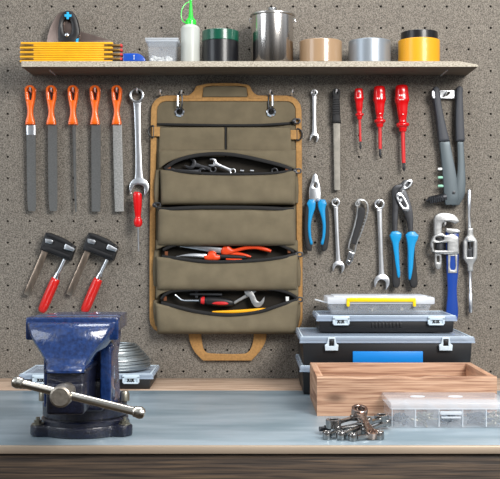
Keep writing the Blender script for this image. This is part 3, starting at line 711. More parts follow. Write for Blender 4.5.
# ---------------------------------------------------------------- blue combination pliers
r = thing('pliers', 'combination pliers with bright blue and black grips', 'pliers', W(317, 251, -.018))
MB().plate([[(314.6, 173.5, 1), (316.6, 174.5), (319, 182), (320.8, 192), (320.6, 202, 1), (309.2, 202, 1), (309, 190), (311.5, 181), (313, 175)], [(315, 183), (315.8, 184), (316.2, 186), (315.4, 187.4), (314.2, 187.2), (313.9, 185.6)]], -.018, .010, .0025).obj('jaws', M_satin, r)
for sx in (-1, 1):
    cx = 317
    X = lambda d: cx+sx*d-(.6 if sx < 0 else 0)
    MB().plate([[(X(6), 203, 1), (X(10), 206), (X(11.8), 216), (X(12.4), 230), (X(11.2), 244), (X(9.2), 250), (X(5.5), 251), (X(4.6), 247), (X(5), 236), (X(5.8), 222), (X(4.2), 208)]], -.019, .013, .004).obj('rubber_grip', M_blackm, r)
    MB().plate([[(X(.7), 202.5, 1), (X(2.6), 199.2, 1), (X(7.8), 199.6, 1), (X(9.8), 203.6, 1), (X(8.4), 208), (X(8.4), 216), (X(8.8), 228), (X(7.4), 240), (X(5), 245), (X(5.2), 236), (X(5.4), 224), (X(3.2), 214), (X(1.2), 208)]], -.022, .014, .004).obj('blue_grip', M_cyan, r)
hook(317, 200.5, 'steel hook behind the blue combination pliers', .02)

# ---------------------------------------------------------------- utility knife
r = thing('utility_knife', 'silver snap-off utility knife with black grip insert', 'knife', W(349, 265, -.015))
MB().plate([[(355.8, 201, 1), (358, 199), (363, 199), (367, 202), (368.6, 208), (367.5, 216), (362.5, 231), (357.3, 244), (355.2, 253.5, 1), (347.6, 249, 1), (348.4, 243), (351.2, 234), (354.4, 222), (356.6, 210)], [(356.6, 203.2), (358.4, 202), (358.2, 204.8), (356.8, 205)]], -.016, .012, .003).obj('body', M_grey, r)
MB().plate([[(359, 207.5), (363.6, 208), (365, 212), (362.8, 222), (358.6, 235), (356.2, 245, 1), (351.4, 243.2, 1), (353.4, 233), (356.8, 221), (358, 210)]], -.0228, .003, .0006).obj('grip_insert', M_blackm, r)
g = MB()
for k in range(8): g.loft([(368-k*.95-(.1*k*k*.12), 213.5+k*3.3, .9, .004), (366-k*.95, 213+k*3.3, .9, .004)], -.019, 2, 8, 0)
g.obj('slider_teeth', M_grey, r)
MB().plate([[(348.6, 251, 1), (354.8, 253.5, 1), (352.8, 261, 1), (349, 266, 1), (345.4, 262.5, 1), (347.2, 258, 1)], C2(350, 259.5, 1.2, 8)], -.016, .003, .0006).obj('blade_holder', M_chrome, r)
hook(358, 203.5, 'steel hook through the utility knife')

# ---------------------------------------------------------------- water pump pliers
r = thing('water_pump_pliers', 'adjustable water pump pliers with blue and black grips', 'pliers', W(402, 290, -.02))
MB().plate([[(392.4, 236, 1), (392, 215), (392.2, 200), (391.6, 191), (394, 186), (400, 184), (403.5, 180.5), (410, 180, 1), (413.2, 183, 1), (408.5, 189, 1), (405, 190), (402, 195), (399, 205), (397.6, 220), (397.4, 236, 1)]], -.018, .009, .002).obj('fixed_jaw_arm', M_gun, r)
MB().plate([[(402, 186, 1), (405.4, 190), (409.5, 200), (412.6, 212), (413, 226), (412, 238, 1), (408.4, 238, 1), (407.6, 226), (404, 214), (398.5, 204), (396.5, 196), (398, 191)]], -.023, .008, .002).obj('sliding_jaw_arm', M_gun, r)
MB().plate([[(396.6, 193.6), (399.5, 192.4), (402.5, 194.5), (409, 206.5), (408.6, 210.5), (405.5, 211.2), (402, 209), (396, 197.5)], [(399, 196.5), (401, 196.6), (406.2, 206.5), (404.8, 207.8), (402.6, 206), (398.8, 199)]], -.027, .004, .001).obj('slot_plate', M_satin, r)
MB().plate([[(403.5, 183.5, 1), (407.5, 180), (411.2, 179.5), (412.4, 182), (411, 186), (406.5, 189, 1), (402.4, 189.6, 1)], [(406, 184.2), (409.6, 182.2), (409, 184.6), (405.6, 187)]], -.026, .006, .0015).obj('jaw_teeth', M_satin, r)
MB().lathe([(.0045, .002), (.0045, -.0015), (.003, -.003)], W(400.6, 200, -.029), 'Y', 16).obj('pivot_button', M_satin, r)
for X0, s in ((395.5, 0), (411.5, 1)):
    d = 0 if s == 0 else 1.5
    MB().plate([[(X0-3.4, 236, 1), (X0+3, 236, 1), (X0+3.3, 250), (X0+3.4+d, 268), (X0+4.3+d, 284), (X0+2+d, 287.6), (X0-2.2+d, 286.5), (X0-3.2, 268), (X0-3.6, 250)]], -.020, .013, .004).obj('rubber_grip', M_blackm, r)
    if s == 0: P = [(X0-6, 235.5, 1), (X0-4, 231.6, 1), (X0+2.5, 231.2), (X0+6, 233.4, 1), (X0+5.6, 238, 1), (X0+3.4, 243), (X0+3.8, 262), (X0+4.4, 276), (X0+2.6, 278), (X0+.2, 268), (X0-2, 252), (X0-3.6, 242), (X0-4.6, 239.5, 1)]
    else: P = [(X0-6.2, 235, 1), (X0-3, 231.8), (X0+3, 231.4, 1), (X0+7, 235.4, 1), (X0+6, 239.5, 1), (X0+3.8, 244), (X0+2.2, 256), (X0+1, 270), (X0-1.6, 280), (X0-3, 279), (X0-3.6, 264), (X0-4, 248), (X0-5, 240)]
    MB().plate([P], -.023, .014, .004).obj('blue_grip', M_cyan, r)
hook(401.5, 193, 'steel hook carrying the water pump pliers', .02)

# ---------------------------------------------------------------- pipe wrench
r = thing('pipe_wrench', 'blue pipe wrench with grey hooked jaw', 'wrench', W(450, 318, -.02))
g = MB(); g.plate([[(433.8, 236, 1), (433.8, 224), (434.5, 216.5), (438, 213.6), (446, 213), (453, 214.6), (457.5, 218.5), (459.2, 222, 1), (455, 224, 1), (447.5, 221.5), (442.5, 223), (441.5, 228), (441.5, 236, 1)]], -.024, .013, .003)
g.obj('hook_jaw', M_grey, r)['label'] = 'grey hooked jaw'; g = MB()
g.plate([[(434.5, 252, 1), (441, 252, 1), (441.5, 262), (440, 268.5), (437.5, 269.5), (435, 266)], [(437, 256), (438.6, 256), (438.6, 262), (437.2, 262)]], -.022, .009, .002)
g.obj('jaw_shank', M_grey, r)
g = MB(); g.plate([[(433, 236, 1), (441, 233), (446, 235.2), (451, 233.5), (458, 237, 1), (458.6, 254, 1), (447, 254.6), (434, 253, 1), (430.2, 246), (431.5, 239)], [(433.2, 243, 1), (447, 242.6, 1), (447, 250.2, 1), (433.2, 250.2, 1)], [(435.5, 237.5), (443, 237.2), (443, 240), (435.5, 240)]], -.024, .016, .003)
g.obj('housing', M_grey, r)
MB().loft([(440, 237.5, 4.5, .006), (440, 249.5, 4.5, .006)], -.021, 2, 16, 0).obj('adjusting_nut', M_gun, r)
MB().plate([[(445.5, 228.2, 1), (457, 229, 1), (460, 231, 1), (459.6, 232.8, 1), (448, 233), (445, 231.4, 1)]], -.024, .014, .002).obj('heel_jaw', M_grey, r)
MB().plate([[(445.4, 232, 1), (458.6, 232, 1), (458, 272), (456.6, 290), (458, 312), (457, 321, 1), (444.5, 321, 1), (446.3, 306), (447.4, 290), (446.6, 272)]], -.019, .011, .003).obj('handle', M_pipeb, r)['label'] = 'blue painted handle'
MB().plate([[(448, 254.5, 1), (457.4, 254.5, 1), (457.2, 273, 1), (448, 273, 1)], [(450.4, 256, 1), (455, 256, 1), (454.8, 269.4), (450.8, 269.4)]], -.025, .003, .0008).obj('handle_rim', M_grey, r)
hook(444, 225, 'steel hook carrying the pipe wrench', .02)

# ---------------------------------------------------------------- tap wrench
r = thing('tap_wrench', 'slender grey tap wrench with square centre frame, hanging at the far right', 'wrench', W(470, 314, -.016))
MB().plate([[(467.2, 228, 1), (472.8, 228, 1), (473, 235, 1), (477, 241, 1), (477, 258, 1), (473, 264.5, 1), (472.8, 271.5, 1), (467.4, 271.5, 1), (467, 264.5, 1), (462.8, 258, 1), (462.8, 241, 1), (467, 235, 1)], [(467.2, 242, 1), (472.8, 242, 1), (472.6, 257, 1), (467, 257, 1)]], -.017, .012, .003).obj('frame', M_grey, r)
MB().plate([poly((467, 249), (472.8, 247), (472.8, 257.4), (467, 257.4))], -.013, .008, .001).obj('die_block', M_gun, r)
g = MB(); g.loft([(469.2, 189.5, 1.4, .003), (469.3, 190.5, 2, .0045), (469.2, 207, 1.9, .0042), (468.9, 214, 1.2, .003), (469.6, 228, 1.9, .0044)], -.017, 2, 14, 0); g.obj('upper_arm', M_satin, r)
g = MB(); g.loft([(470.1, 271, 1.7, .004), (470.4, 293, 1.4, .003), (470.5, 294, 2.1, .0045), (470.7, 311, 2.1, .0045), (470.8, 313, 1.4, .003)], -.017, 2, 14, 0); g.obj('lower_arm', M_satin, r)
MB().loft([(470, 236, 1.4, .003), (470, 249, 1.4, .003)], -.016, 2, 12, 0).obj('jaw_screw', M_gun, r)
hook(466.6, 240, 'steel hook holding the tap wrench', .02)

# ================================================================ shelf contents
ST = sh_top
def X_at(px, y): return (px-250)*(CD+y)/1000
def H_at(py, y): return CZ+(239.5-py)*(CD+y)/1000
# hand saw leaning against the wall
r = thing('hand_saw', 'hand saw with black handle leaning against the board behind the folding rule', 'saw', Vector((X_at(75, -.03), -.03, ST)))
MB().plate([[(45.5, 61, 1), (46.5, 44), (49.5, 30), (54, 20), (60, 12.6), (66, 12), (72, 24), (79, 31, 1), (95, 35.6), (110.5, 40.4, 1), (111.5, 61, 1)]], -.030, .0014, .0004).obj('blade', M_sawb, r)['label'] = 'brownish steel blade'
MB().plate([[(59, 61, 1), (58.4, 42), (58.5, 28), (61, 17), (65, 11.8), (71.5, 11.6), (76, 16), (79.2, 26), (80.2, 34), (78, 41), (77.5, 61, 1)], [(64.6, 22), (67.4, 19.4), (70.6, 22), (71.6, 32), (69.6, 35.2), (66, 34.5), (64.2, 30)]], -.034, .020, .006).obj('handle', M_black, r)
g = MB(); g.plate([poly((66.6, 12), (69, 12), (69, 14.4), (71.6, 14.6), (71.4, 17), (69, 17), (68.6, 19.4), (66.4, 19.2), (66.6, 17), (64.4, 16.6), (64.6, 14.4), (66.6, 14.4))], -.045, .002, .0005); g.obj('blue_accent', M_cyanm, r); g = MB()
g.plate([[(76, 39.5, 1), (78.6, 38, 1), (78, 45, 1), (75.4, 45, 1)]], -.045, .002, .0005); g.obj('blue_accent', M_cyanm, r)
MB().lathe([(.0042, .002), (.0042, -.001), (.002, -.002)], W(66.8, 35, -.045), 'Y', 16).obj('handle_screw', M_satin, r)

# folding rule
r = thing('folding_rule', 'yellow wooden folding rule folded up on the left end of the shelf', 'folding rule', Vector((X_at(70, -.095), -.095, ST)))
y = -.096; n_seg = 9; zh = (H_at(42.6, y)-ST)/n_seg
for k in range(n_seg):
    z = ST+zh*(k+.5)
    up = k % 2 == 1
    a, b = (20.6, 113) if not up else (23, 105.5)
    if k == n_seg-1: a = 21.5
    MB().box(((X_at(a, y)+X_at(b, y))/2, y, z), (X_at(b, y)-X_at(a, y), .016, zh*.9), .0008).obj('segment', M_yrule, r)
for k in (1, 3, 5, 7):
    z = ST+zh*(k+.5)
    MB().box(((X_at(21, y)+X_at(34.5, y))/2, y-.0006, z), (X_at(34.5, y)-X_at(21, y), .0168, zh*.98), .001).obj('hinge_plate', M_brass, r)
    if k > 1 or True:
        MB().box(((X_at(104.5, y)+X_at(121, y))/2, y-.0006, z), (X_at(121, y)-X_at(104.5, y), .0168, zh*.95), .001).obj('hinge_plate', M_brass, r)
        MB().box(((X_at(120.5, y)+X_at(122.6, y))/2, y-.0006, z), (X_at(122.6, y)-X_at(120.5, y), .0172, zh*1.2), .001).obj('end_cap', M_redtip, r)
# small blue case
y = -.095
r = thing('blue_plastic_case', 'small low blue plastic case with white mark beside the folding rule', 'case', Vector((X_at(134, y), y, ST)))
h = [(0, 0), (22, 0), (22.4, 2.2), (20.5, 5.6), (16.5, 8.2), (9, 9), (1, 8.8), (0, 8)]
MB().plate([[(X_at(123.4, y)+a*.0022, ST+b*.0022)+((1,) if i in (0, 1, 6, 7) else ()) for i, (a, b) in enumerate(h)]], 0, .022, .003, flat=True,
           M=Matrix(((1, 0, 0, 0), (0, 0, -1, y), (0, 1, 0, 0), (0, 0, 0, 1)))).obj('case_body', M_blue, r)
g = MB(); cx = X_at(134.6, y)
g.box((cx, y-.0112, ST+.0105), (.0011, .0012, .008), .0002); g.box((cx, y-.0112, ST+.0145), (.003, .0012, .0011), .0002); g.box((cx, y-.0112, ST+.0065), (.003, .0012, .0011), .0002)
g.obj('white_mark', M_white, r)
# clear box with white plugs
y = -.08
cx = X_at(163, y); r = thing('clear_plastic_box', 'small clear plastic tub of white wall plugs on the shelf', 'box', Vector((cx, y, ST)))
wt, wbm, hh, dp = .066, .058, .048, .062
def tub(g, wt, wb_, dt, db, h, th, c):
    # open-top tapered tub with real wall thickness
    def rr(w_, d_, z, rad=.004):
        out = []
        for sx, sy, a0 in ((1, 1, 0), (-1, 1, 90), (-1, -1, 180), (1, -1, 270)):
            for k in range(4):
                a = math.radians(a0+k*30); out.append(Vector((c[0]+sx*(w_/2-rad)+rad*math.cos(a), c[1]+sy*(d_/2-rad)+rad*math.sin(a), c[2]+z)))
        return out
    g.rings([rr(wb_, db, 0), rr(wt, dt, h), rr(wt-2*th, dt-2*th, h), rr(wb_-2*th, db-2*th, th)])
    return rr
g = MB(); rr = tub(g, wt, wbm, dp, dp*.88, hh, .0012, (cx, y, ST)); g.obj('tub', M_clear, r)
g = MB(); g.box((cx, y, ST+hh+.002), (wt+.008, dp+.006, .004), .0015); g.box((cx, y, ST+hh-.002), (wt+.005, dp+.003, .005), .001); g.obj('tub_lid', M_frost, r)
proto = None
for k in range(24):
    xx = cx+random.uniform(-.022, .022); yy = y+random.uniform(-.022, .022); zz = ST+.0052+(.0058 if k > 14 else 0)
    if proto is None:
        g = MB(); g.tube([(xx-.004, yy, zz), (xx+.004, yy, zz)], .0033, 8); g.tube([(xx-.0045, yy, zz), (xx-.0035, yy, zz)], .0042, 8)
        proto = tag(g.obj('wall_plug', M_white), 'small white wall plug in the clear tub', 'wall plug', 'white wall plugs in the tub')
        proto.location = (xx, yy, zz); 
    else:
        c = proto.copy(); C.objects.link(c); c.location = (xx, yy, zz); c.rotation_euler = (random.uniform(0, 3), 0, random.uniform(0, 6))
# glue bottle
y = -.08; cx = X_at(190.3, y)
r = thing('glue_bottle', 'milky plastic squeeze bottle with bright green nozzle', 'bottle', Vector((cx, y, ST)))
R = .0212
MB().lathe([(.0, 0), (R-.002, 0), (R, .002), (R, .076), (R-.001, .080), (R-.004, .084), (.012, .0865), (.010, .088), (.009, .0895)], (cx, y, ST), n=32).obj('bottle_body', M_bottle, r)
MB().lathe([(.0, .001), (R-.0015, .001), (R-.0008, .002), (R-.0008, .040), (0, .040)], (cx, y, ST), n=32).obj('liquid', M_liquid, r)
g = MB(); g.lathe([(.0, .087), (.012, .087), (.012, .096), (.0105, .098), (.006, .102), (.0045, .112), (.0028, .136), (.0022, .140), (0, .140)], (cx+.001, y, ST), n=24); g.obj('nozzle', M_green, r)
g = MB(); g.tube([Vector(p) for p in cat([(cx-.008, y-.008, ST+.089), (cx-.016, y-.008, ST+.094), (cx-.0195, y-.008, ST+.105), (cx-.018, y-.006, ST+.120), (cx-.012, y-.004, ST+.131), (cx-.004, y-.002, ST+.137), (cx+.001, y, ST+.139)], 6)], .0011, 8); g.obj('cap_strap', M_green, r)
g = MB(); g.lathe([(.0, .139), (.0036, .139), (.0036, .150), (0, .151)], (cx+.001, y, ST), n=16); g.obj('nozzle_cap', M_green, r)
# tape rolls
def tape(px0, px1, z0, z1, y, m_, lab, prof=None):
    cx = X_at((px0+px1)/2, y-.005); R = (px1-px0)/2*(CD+y-.01)/1000
    r = thing('tape_roll', lab, 'tape', Vector((cx, y, z0)))
    h = z1-z0
    MB().lathe([(R*.62, 0.0), (R-.0006, 0), (R, .0008), (R, h-.0008), (R-.0006, h), (R*.62, h)], (cx, y, z0), n=56, close=True).obj('tape_winding', m_, r)
    MB().lathe([(R*.57, 0), (R*.62, 0), (R*.62, h-.0004), (R*.57, h-.0004)], (cx, y, z0), n=40, close=True).obj('cardboard_core', M_card, r)
    return r
y = -.07; front = y-.042
zt = lambda py: H_at(py, front)
tape(202, 238.6, ST, zt(38.5), y, M_tblack, 'wide black tape roll with the green roll on top')
tape(201.8, 238.8, zt(38.5), zt(28), y, M_tgreen, 'dark green tape roll stacked on a black roll')
tape(299.5, 342.2, ST, zt(38.3), y, M_tbrown, 'glossy brown packing tape roll on the shelf')
tape(348.8, 390.8, ST, zt(38), y, M_tgrey, 'silver duct tape roll on the shelf')
tape(398.6, 440, ST, zt(37.3), y, M_tyel, 'yellow tape roll under a small black roll')
tape(401.2, 438, zt(37.3), zt(29), y, M_tblack, 'narrow black tape roll stacked on the yellow roll')
# stainless canister
y = -.068; cx = X_at(272.5, y-.005); R = 21.9*(CD+y)/1000
r = thing('steel_canister', 'tall stainless steel canister with flat knobbed lid', 'canister', Vector((cx, y, ST)))
hb = H_at(14.2, y-.03)-ST
MB().lathe([(0, 0), (R*.94, 0), (R*.96, .0015), (R*.96, hb)], (cx, y, ST), n=64).obj('canister_body', M_chrome_b if False else mat('canister_steel', (206, 202, 198), .2, 1, bump=.03, bscale=80, stretch=(1, 1, 30)), r)
MB().lathe([(0, hb), (R*1.0, hb), (R*1.03, hb+.0012), (R*1.03, hb+.004), (R*.99, hb+.0052), (R*.3, hb+.008), (0, hb+.008)], (cx, y, ST), n=64).obj('lid', M_steel, r)
MB().lathe([(0, hb+.008), (.005, hb+.008), (.004, hb+.0115), (.0108, hb+.0185), (.0112, hb+.0205), (0, hb+.0215)], (cx, y, ST), n=28).obj('lid_knob', M_chrome, r)
for sx in (-1, 1):
    MB().tube([Vector((cx+sx*R*.93, y-.004, ST+hb-.004)), Vector((cx+sx*(R*.95+.004), y-.004, ST+hb-.005)), Vector((cx+sx*(R*.95+.004), y-.004, ST+hb-.012)), Vector((cx+sx*R*.93, y-.004, ST+hb-.013))], .001, 8).obj('handle_lug', M_chrome, r)

# ================================================================ bench: organiser cases
def organiser(name, cx, yf, z0, wd, dp, h, lab, latches, blue=False, mark=True, grp=None, lab_cat='storage case', fullfront=False):
    yc = yf+dp/2
    r = thing(name, lab, lab_cat, Vector((cx, yc, z0)), grp)
    lh = min(.010, h*.26)
    g = MB()
    g.box((cx, yc, z0+(h-lh)/2), (wd-.010, dp-.008, h-lh), .003, taper=.985)
    g.obj('case_body', M_black, r)
    if blue: MB().box((cx+.001, yf+.0035, z0+h*.31), (.144, .006, h*.40), .0015).obj('blue_panel', M_blue2, r)
    else:   # ribbed front grip
        g = MB()
        for k in range(9): g.box((cx-.03+k*.0075, yf+.004, z0+h*.45), (.004, .003, h*.3), .0006)
        g.obj('ribbed_grip', M_black, r)
    g = MB(); zl = z0+h
    g.box((cx, yc, zl-lh/2), (wd, dp, lh), .0022); 
    g.box((cx, yf+.002, zl-lh), (wd+.002, .004, .0035), .001)
    g.obj('lid', M_lid, r)
    # raised rim and inner step of lid
    g = MB()
    for bx in ((cx, yf+.006, wd-.004, .003), (cx, yf+dp-.006, wd-.004, .003), (cx-wd/2+.006, yc, .003, dp-.01), (cx+wd/2-.006, yc, .003, dp-.01)):
        g.box((bx[0], bx[1], zl+.0006), (bx[2], bx[3], .0016), .0005)
    g.obj('lid_rim', M_clip, r)
    for lx in latches:
        g = MB(); w_, t_ = .028, .005
        zc = zl-lh*.6-.008
        if mark:
            g.box((lx, yf-.0025, zl-.004), (.036, t_, .008), .0012); 
            for sx in (-1, 1): g.box((lx+sx*.0155, yf-.0025, zl-.010), (.005, t_, .014), .0012)
            g.box((lx, yf-.0025, zl-.0175), (.032, t_, .0035), .0012); g.box((lx, yf-.001, zl-.011), (.026, .002, .011), .0004)
            la = g.obj('latch', M_clip, r)
            k = MB()
            for ox, rt in ((-.0045, .6), (-.0045, -.6), (.0035, .6), (.0035, -.6)):
                k.box((lx+ox*1.15, yf-.0028, zl-.011), (.0022, .001, .0095), 0, Matrix.Rotation(rt, 4, 'Y'))
            k.box((lx-.0001, yf-.0028, zl-.011), (.0013, .001, .0085))
            k.obj('logo', M_black, la)
        else:
            g.plate([[(lx-.0075, zl+.0004, 1), (lx+.0075, zl+.0004, 1), (lx+.0095, zl-.012, 1), (lx+.014, zl-.015, 1), (lx+.013, zl-.0265, 1), (lx-.013, zl-.0265, 1), (lx-.014, zl-.015, 1), (lx-.0095, zl-.012, 1)], [(lx-.0052, zl-.003, 1), (lx+.0052, zl-.003, 1), (lx+.0052, zl-.017, 1), (lx-.0052, zl-.017, 1)]], 0, .005, .0012, flat=True,
                    M=Matrix(((1, 0, 0, 0), (0, 0, -1, yf-.0025), (0, 1, 0, 0), (0, 0, 0, 1))))
            la = g.obj('latch', M_clip, r)
            MB().box((lx, yf-.0015, zl-.010), (.0085, .005, .009), .001).obj('latch_catch', M_black, la)
    return r
yF = 2.049-CD
cxL = (387.5-250)*2.049/1000; HL = .0584
organiser('storage_case', cxL, yF, BZ, .3586, .22, HL, 'large black storage case at the bottom of the right stack', [X_at(331.5, yF), X_at(445.5, yF)], mark=False, grp='stacked storage cases')
organiser('storage_case', cxL, yF, BZ+HL+.001, .3586, .22, HL, 'large black case with blue front panel under the smaller cases', [X_at(331.5, yF), X_at(445.5, yF)], blue=True, mark=False, grp='stacked storage cases')
yM = 2.13-CD; zM = BZ+2*HL+.003; hM = .0355
r = organiser('organizer_case', X_at(386.8, yM), yM, zM, .299, .152, hM, 'black organiser case with pale lid on top of the large cases', [X_at(341, yM), X_at(436, yM)], grp='black organiser cases')
# contents seen through lids, as part boards
zS = zM+hM+.0022
yS = 2.155-CD
r = thing('small_parts_box', 'small clear box with yellow handle on top of the stack', 'box', Vector((X_at(381, yS), yS+.05, zS)))
cx = X_at(381, yS); ws = .232
g = MB(); tub(g, ws-.008, ws-.022, .100, .094, .0215, .0012, (cx-.002, yS+.052, zS)); g.obj('clear_tray', M_clear, r)
g = MB(); g.box((cx, yS+.052, zS+.029), (ws, .108, .015), .003); g.box((cx, yS+.052, zS+.0375), (ws-.03, .085, .003), .001); g.obj('lid', mat('clear_white_lid', (238, 242, 248), .2, ior=1.4, alpha=.6), r)
g = MB(); yy = yS-.004; x0, x1 = X_at(346.5, yS), X_at(415.5, yS)
g.box(((x0+x1)/2, yy, zS+.0312), (x1-x0, .006, .0088), .002)
for x_ in (x0+.003, x1-.003): g.box((x_, yy, zS+.0235), (.007, .0055, .014), .002)
g.obj('handle', M_yclear, r)['label'] = 'yellow plastic handle'
g = MB(); g.tube([Vector((X_at(315.5, yS), yS+.02, zS+.031)), Vector((X_at(327, yS), yS+.02, zS+.024))], .0016, 8); g.obj('side_catch', M_frost, r)
proto = None
for k in range(26):
    xx = cx+random.uniform(-ws/2+.022, ws/2-.022); yy = yS+random.uniform(.015, .09); zz = zS+.005+random.uniform(0, .008)
    if proto is None:
        g = MB(); g.tube([(0, 0, -.008), (0, 0, .006)], .0018, 8); g.tube([(0, 0, .006), (0, 0, .009)], .0038, 6)
        proto = g.obj('bolt', M_bolt); proto.location = (xx, yy, zz); proto.rotation_euler = (PI/2, 0, 1); tag(proto, 'small metal bolt inside the box with yellow handle', 'bolt', 'bolts in the box with yellow handle')
    else:
        c = proto.copy(); C.objects.link(c); c.location = (xx, yy, zz); c.rotation_euler = (PI/2+random.uniform(-.3, .3), random.uniform(-.3, .3), random.uniform(0, 6))
boltproto = proto

# left case with wire coil
yL = 2.124-CD; xa, xb = X_at(18.5, yL), X_at(153, yL)
organiser('organizer_case', (xa+xb)/2, yL, BZ, xb-xa, .160, .0315, 'black organiser case behind the vise with wire coil on it', [X_at(41, yL), X_at(131, yL)], grp='black organiser cases')
g = MB(); cc = Vector((X_at(113.5, yL+.08), yL+.080, BZ+.0345)); pts = []
rad = [.077, .079, .078, .076, .074, .071, .066, .060, .053, .047]
layers = [(.079, 0.0), (.074, .0), (.0795, .0055), (.077, .011), (.080, .0165), (.076, .022), (.070, .0275), (.066, .033), (.060, .0385), (.056, .044), (.050, .049), (.046, .054)]
nseg = 40
for i, (R_, z_) in enumerate(layers[:-1]):
    R2, z2 = layers[i+1]
    tx, ty = random.uniform(-.03, .03), random.uniform(-.05, .02)
    ox, oy = random.uniform(-.003, .003), random.uniform(-.002, .002)
    for k in range(nseg):
        t = k/nseg; a = 2*PI*t; R = R_+(R2-R_)*t; z = z_+(z2-z_)*t
        pts.append(cc+Vector((R*math.cos(a)+ox*math.sin(PI*t), R*.92*math.sin(a), .0022+z+math.sin(PI*t)*(tx*R*math.cos(a)*.5))))
g.tube(pts, .0020, 8)
for i in range(26):
    z = .003+i*.0019; R = .078-max(0, (i-8))*.0017+random.uniform(-.002, .002); ph = random.uniform(0, 6)
    g.tube([cc+Vector((R*math.cos(a), R*.93*math.sin(a), z+.0013*math.sin(a+ph))) for a in [2*PI*k/36 for k in range(36)]], .0017, 6, closed=True)
tag(g.obj('wire_coil', M_wire, weld=False), 'loose coil of grey wire lying on the case behind the vise', 'wire coil')

# ---------------------------------------------------------------- wooden tray
yT = 1.805-CD; x0 = X_at(317, yT); x1 = X_at(497, yT); dT = .215; hT = .0705; t = .0125
r = thing('wooden_tray', 'open pine wooden tray in front of the stacked cases', 'wooden box', Vector(((x0+x1)/2, yT+dT/2, BZ)))
def board(g, a, b, wav=0):
    c = [(a[i]+b[i])/2 for i in range(3)]; d = [abs(b[i]-a[i]) for i in range(3)]; g.box(c, d, .0016); return g
g = MB(); N = 40; rg = []
for i in range(N+1):      # front board: the top edge follows a natural chip
    u = i/N; x = x0+(x1-x0)*u
    dz = -.0022*math.exp(-((u-.56)/.05)**2)-.0012*math.exp(-((u-.30)/.08)**2)+.0006*math.sin(u*21)+.0016*math.exp(-((u-.70)/.05)**2)
    zt_ = BZ+hT+dz-.0002
    rg.append([(x, yT, BZ), (x, yT, zt_-.0018), (x, yT+.0018, zt_), (x, yT+t, zt_+.0004), (x, yT+t, BZ)])
g.rings(rg); g.obj('front_board', M_tray, r)
board(MB(), (x0, yT+dT-t, BZ), (x1, yT+dT, BZ+hT)).obj('back_board', M_tray, r)
# end boards have their grain the short way, so rotate texture by building them as own parts
M_tray2 = m_wood('warm_pine_end', (150, 106, 80), (188, 144, 114), (208, 168, 138), scale=(16, 1.6, 16), nscale=5, rough=.65, knots=False)
board(MB(), (x0, yT+t, BZ), (x0+t, yT+dT-t, BZ+hT)).obj('side_board', M_tray2, r)
board(MB(), (x1-t, yT+t, BZ), (x1, yT+dT-t, BZ+hT)).obj('side_board', M_tray2, r)
board(MB(), (x0+t, yT+t, BZ+.0005), (x1-t, yT+dT-t, BZ+.006)).obj('bottom_board', M_tray, r)
# something blue and dark at the bottom of tray near the right is only hinted

# ---------------------------------------------------------------- clear organiser in front
yC = 1.69-CD; x0 = X_at(391.5, yC); wC = .201; dC = .118; hC = .043
cx = x0+wC/2; yc = yC+dC/2
r = thing('compartment_box', 'clear plastic compartment box of screws in front of the wooden tray', 'box', Vector((cx, yc, BZ)))
g = MB(); tub(g, wC, wC-.004, dC, dC-.004, .030, .0014, (cx, yc, BZ)); g.obj('clear_tray', M_clear, r)
g = MB()
for k in range(1, 5): g.box((x0+wC*k/5, yc, BZ+.0155), (.0012, dC-.006, .027))
g.obj('dividers', M_frost, r)
g = MB(); g.box((cx, yc, BZ+.0365), (wC+.004, dC+.003, .013), .0035, taper=1.0)
g.obj('lid', M_lidc if False else mat('frosted_clear_lid', (236, 240, 246), .2, ior=1.35, alpha=.38), r)
g = MB()
for k in (1.0, 3.2):
    xx = x0+wC*(k+.35)/5
    pass
for px in (418, 456):
    xx = X_at(px, yc); g.tube([Vector((xx+.012*math.cos(a), yc+.004+.006*math.sin(a), BZ+.0435)) for a in [2*PI*k/20 for k in range(20)]], .001, 6, closed=True)
g.obj('lid_emboss', M_frost, r)
g = MB(); g.box((X_at(450.5, yC), yC-.004, BZ+.026), (.037, .006, .006), .002); g.box((X_at(450.5, yC), yC-.004, BZ+.0185), (.033, .005, .003), .001); g.obj('latch', M_frost, r)
g = MB()
for k in range(6): g.box((x0+.001+(wC-.002)*k/5, yC-.0004, BZ+.017), (.0013, .0014, .030), .0003)
g.box((cx, yC-.0006, BZ+.0325), (wC, .0016, .0013), .0003); g.obj('moulded_ribs', M_frost, r)
sp = None; kinds = ['short dark screw in the leftmost compartment of the clear box', 'brass-toned screw in the second compartment of the clear box', 'screw in the middle compartment behind the clear latch', 'long screw in the fourth compartment of the clear box', 'screw in the last compartment of the clear box, at the frame edge']
M_scr = mat('blued_screw_steel', (44, 54, 70), .45, .4); smat = [M_scr, M_bolt, M_scr, M_scr, M_bolt]
for k in range(5):
    g = MB(); L = [.008, .016, .014, .026, .018][k]
    g.tube([(0, 0, 0), (0, 0, L*.8), (0, 0, L)], [.0021, .0021, .0003], 8); g.lathe([(0, -.002), (.0036, -.002), (.0034, -.0008), (.0016, .001)], (0, 0, 0), n=12)
    p = g.obj('screw', smat[k]); tag(p, kinds[k], 'screw', 'screws in compartment ' + ['one', 'two', 'three', 'four', 'five'][k]+' of the clear box')
    for i in range(14):
        o = p if i == 0 else p.copy()
        if i: C.objects.link(o)
        hl = L/2
        o.location = (x0+wC*(k+.5)/5+random.uniform(-.009, .009), yC+random.uniform(.012, .046), BZ+.005+i*.0011)
        o.rotation_euler = (PI/2+random.uniform(-.25, .25), random.uniform(-.2, .2), random.uniform(-1.4, 1.4) if k != 3 else PI/2+random.uniform(-.5, .5))

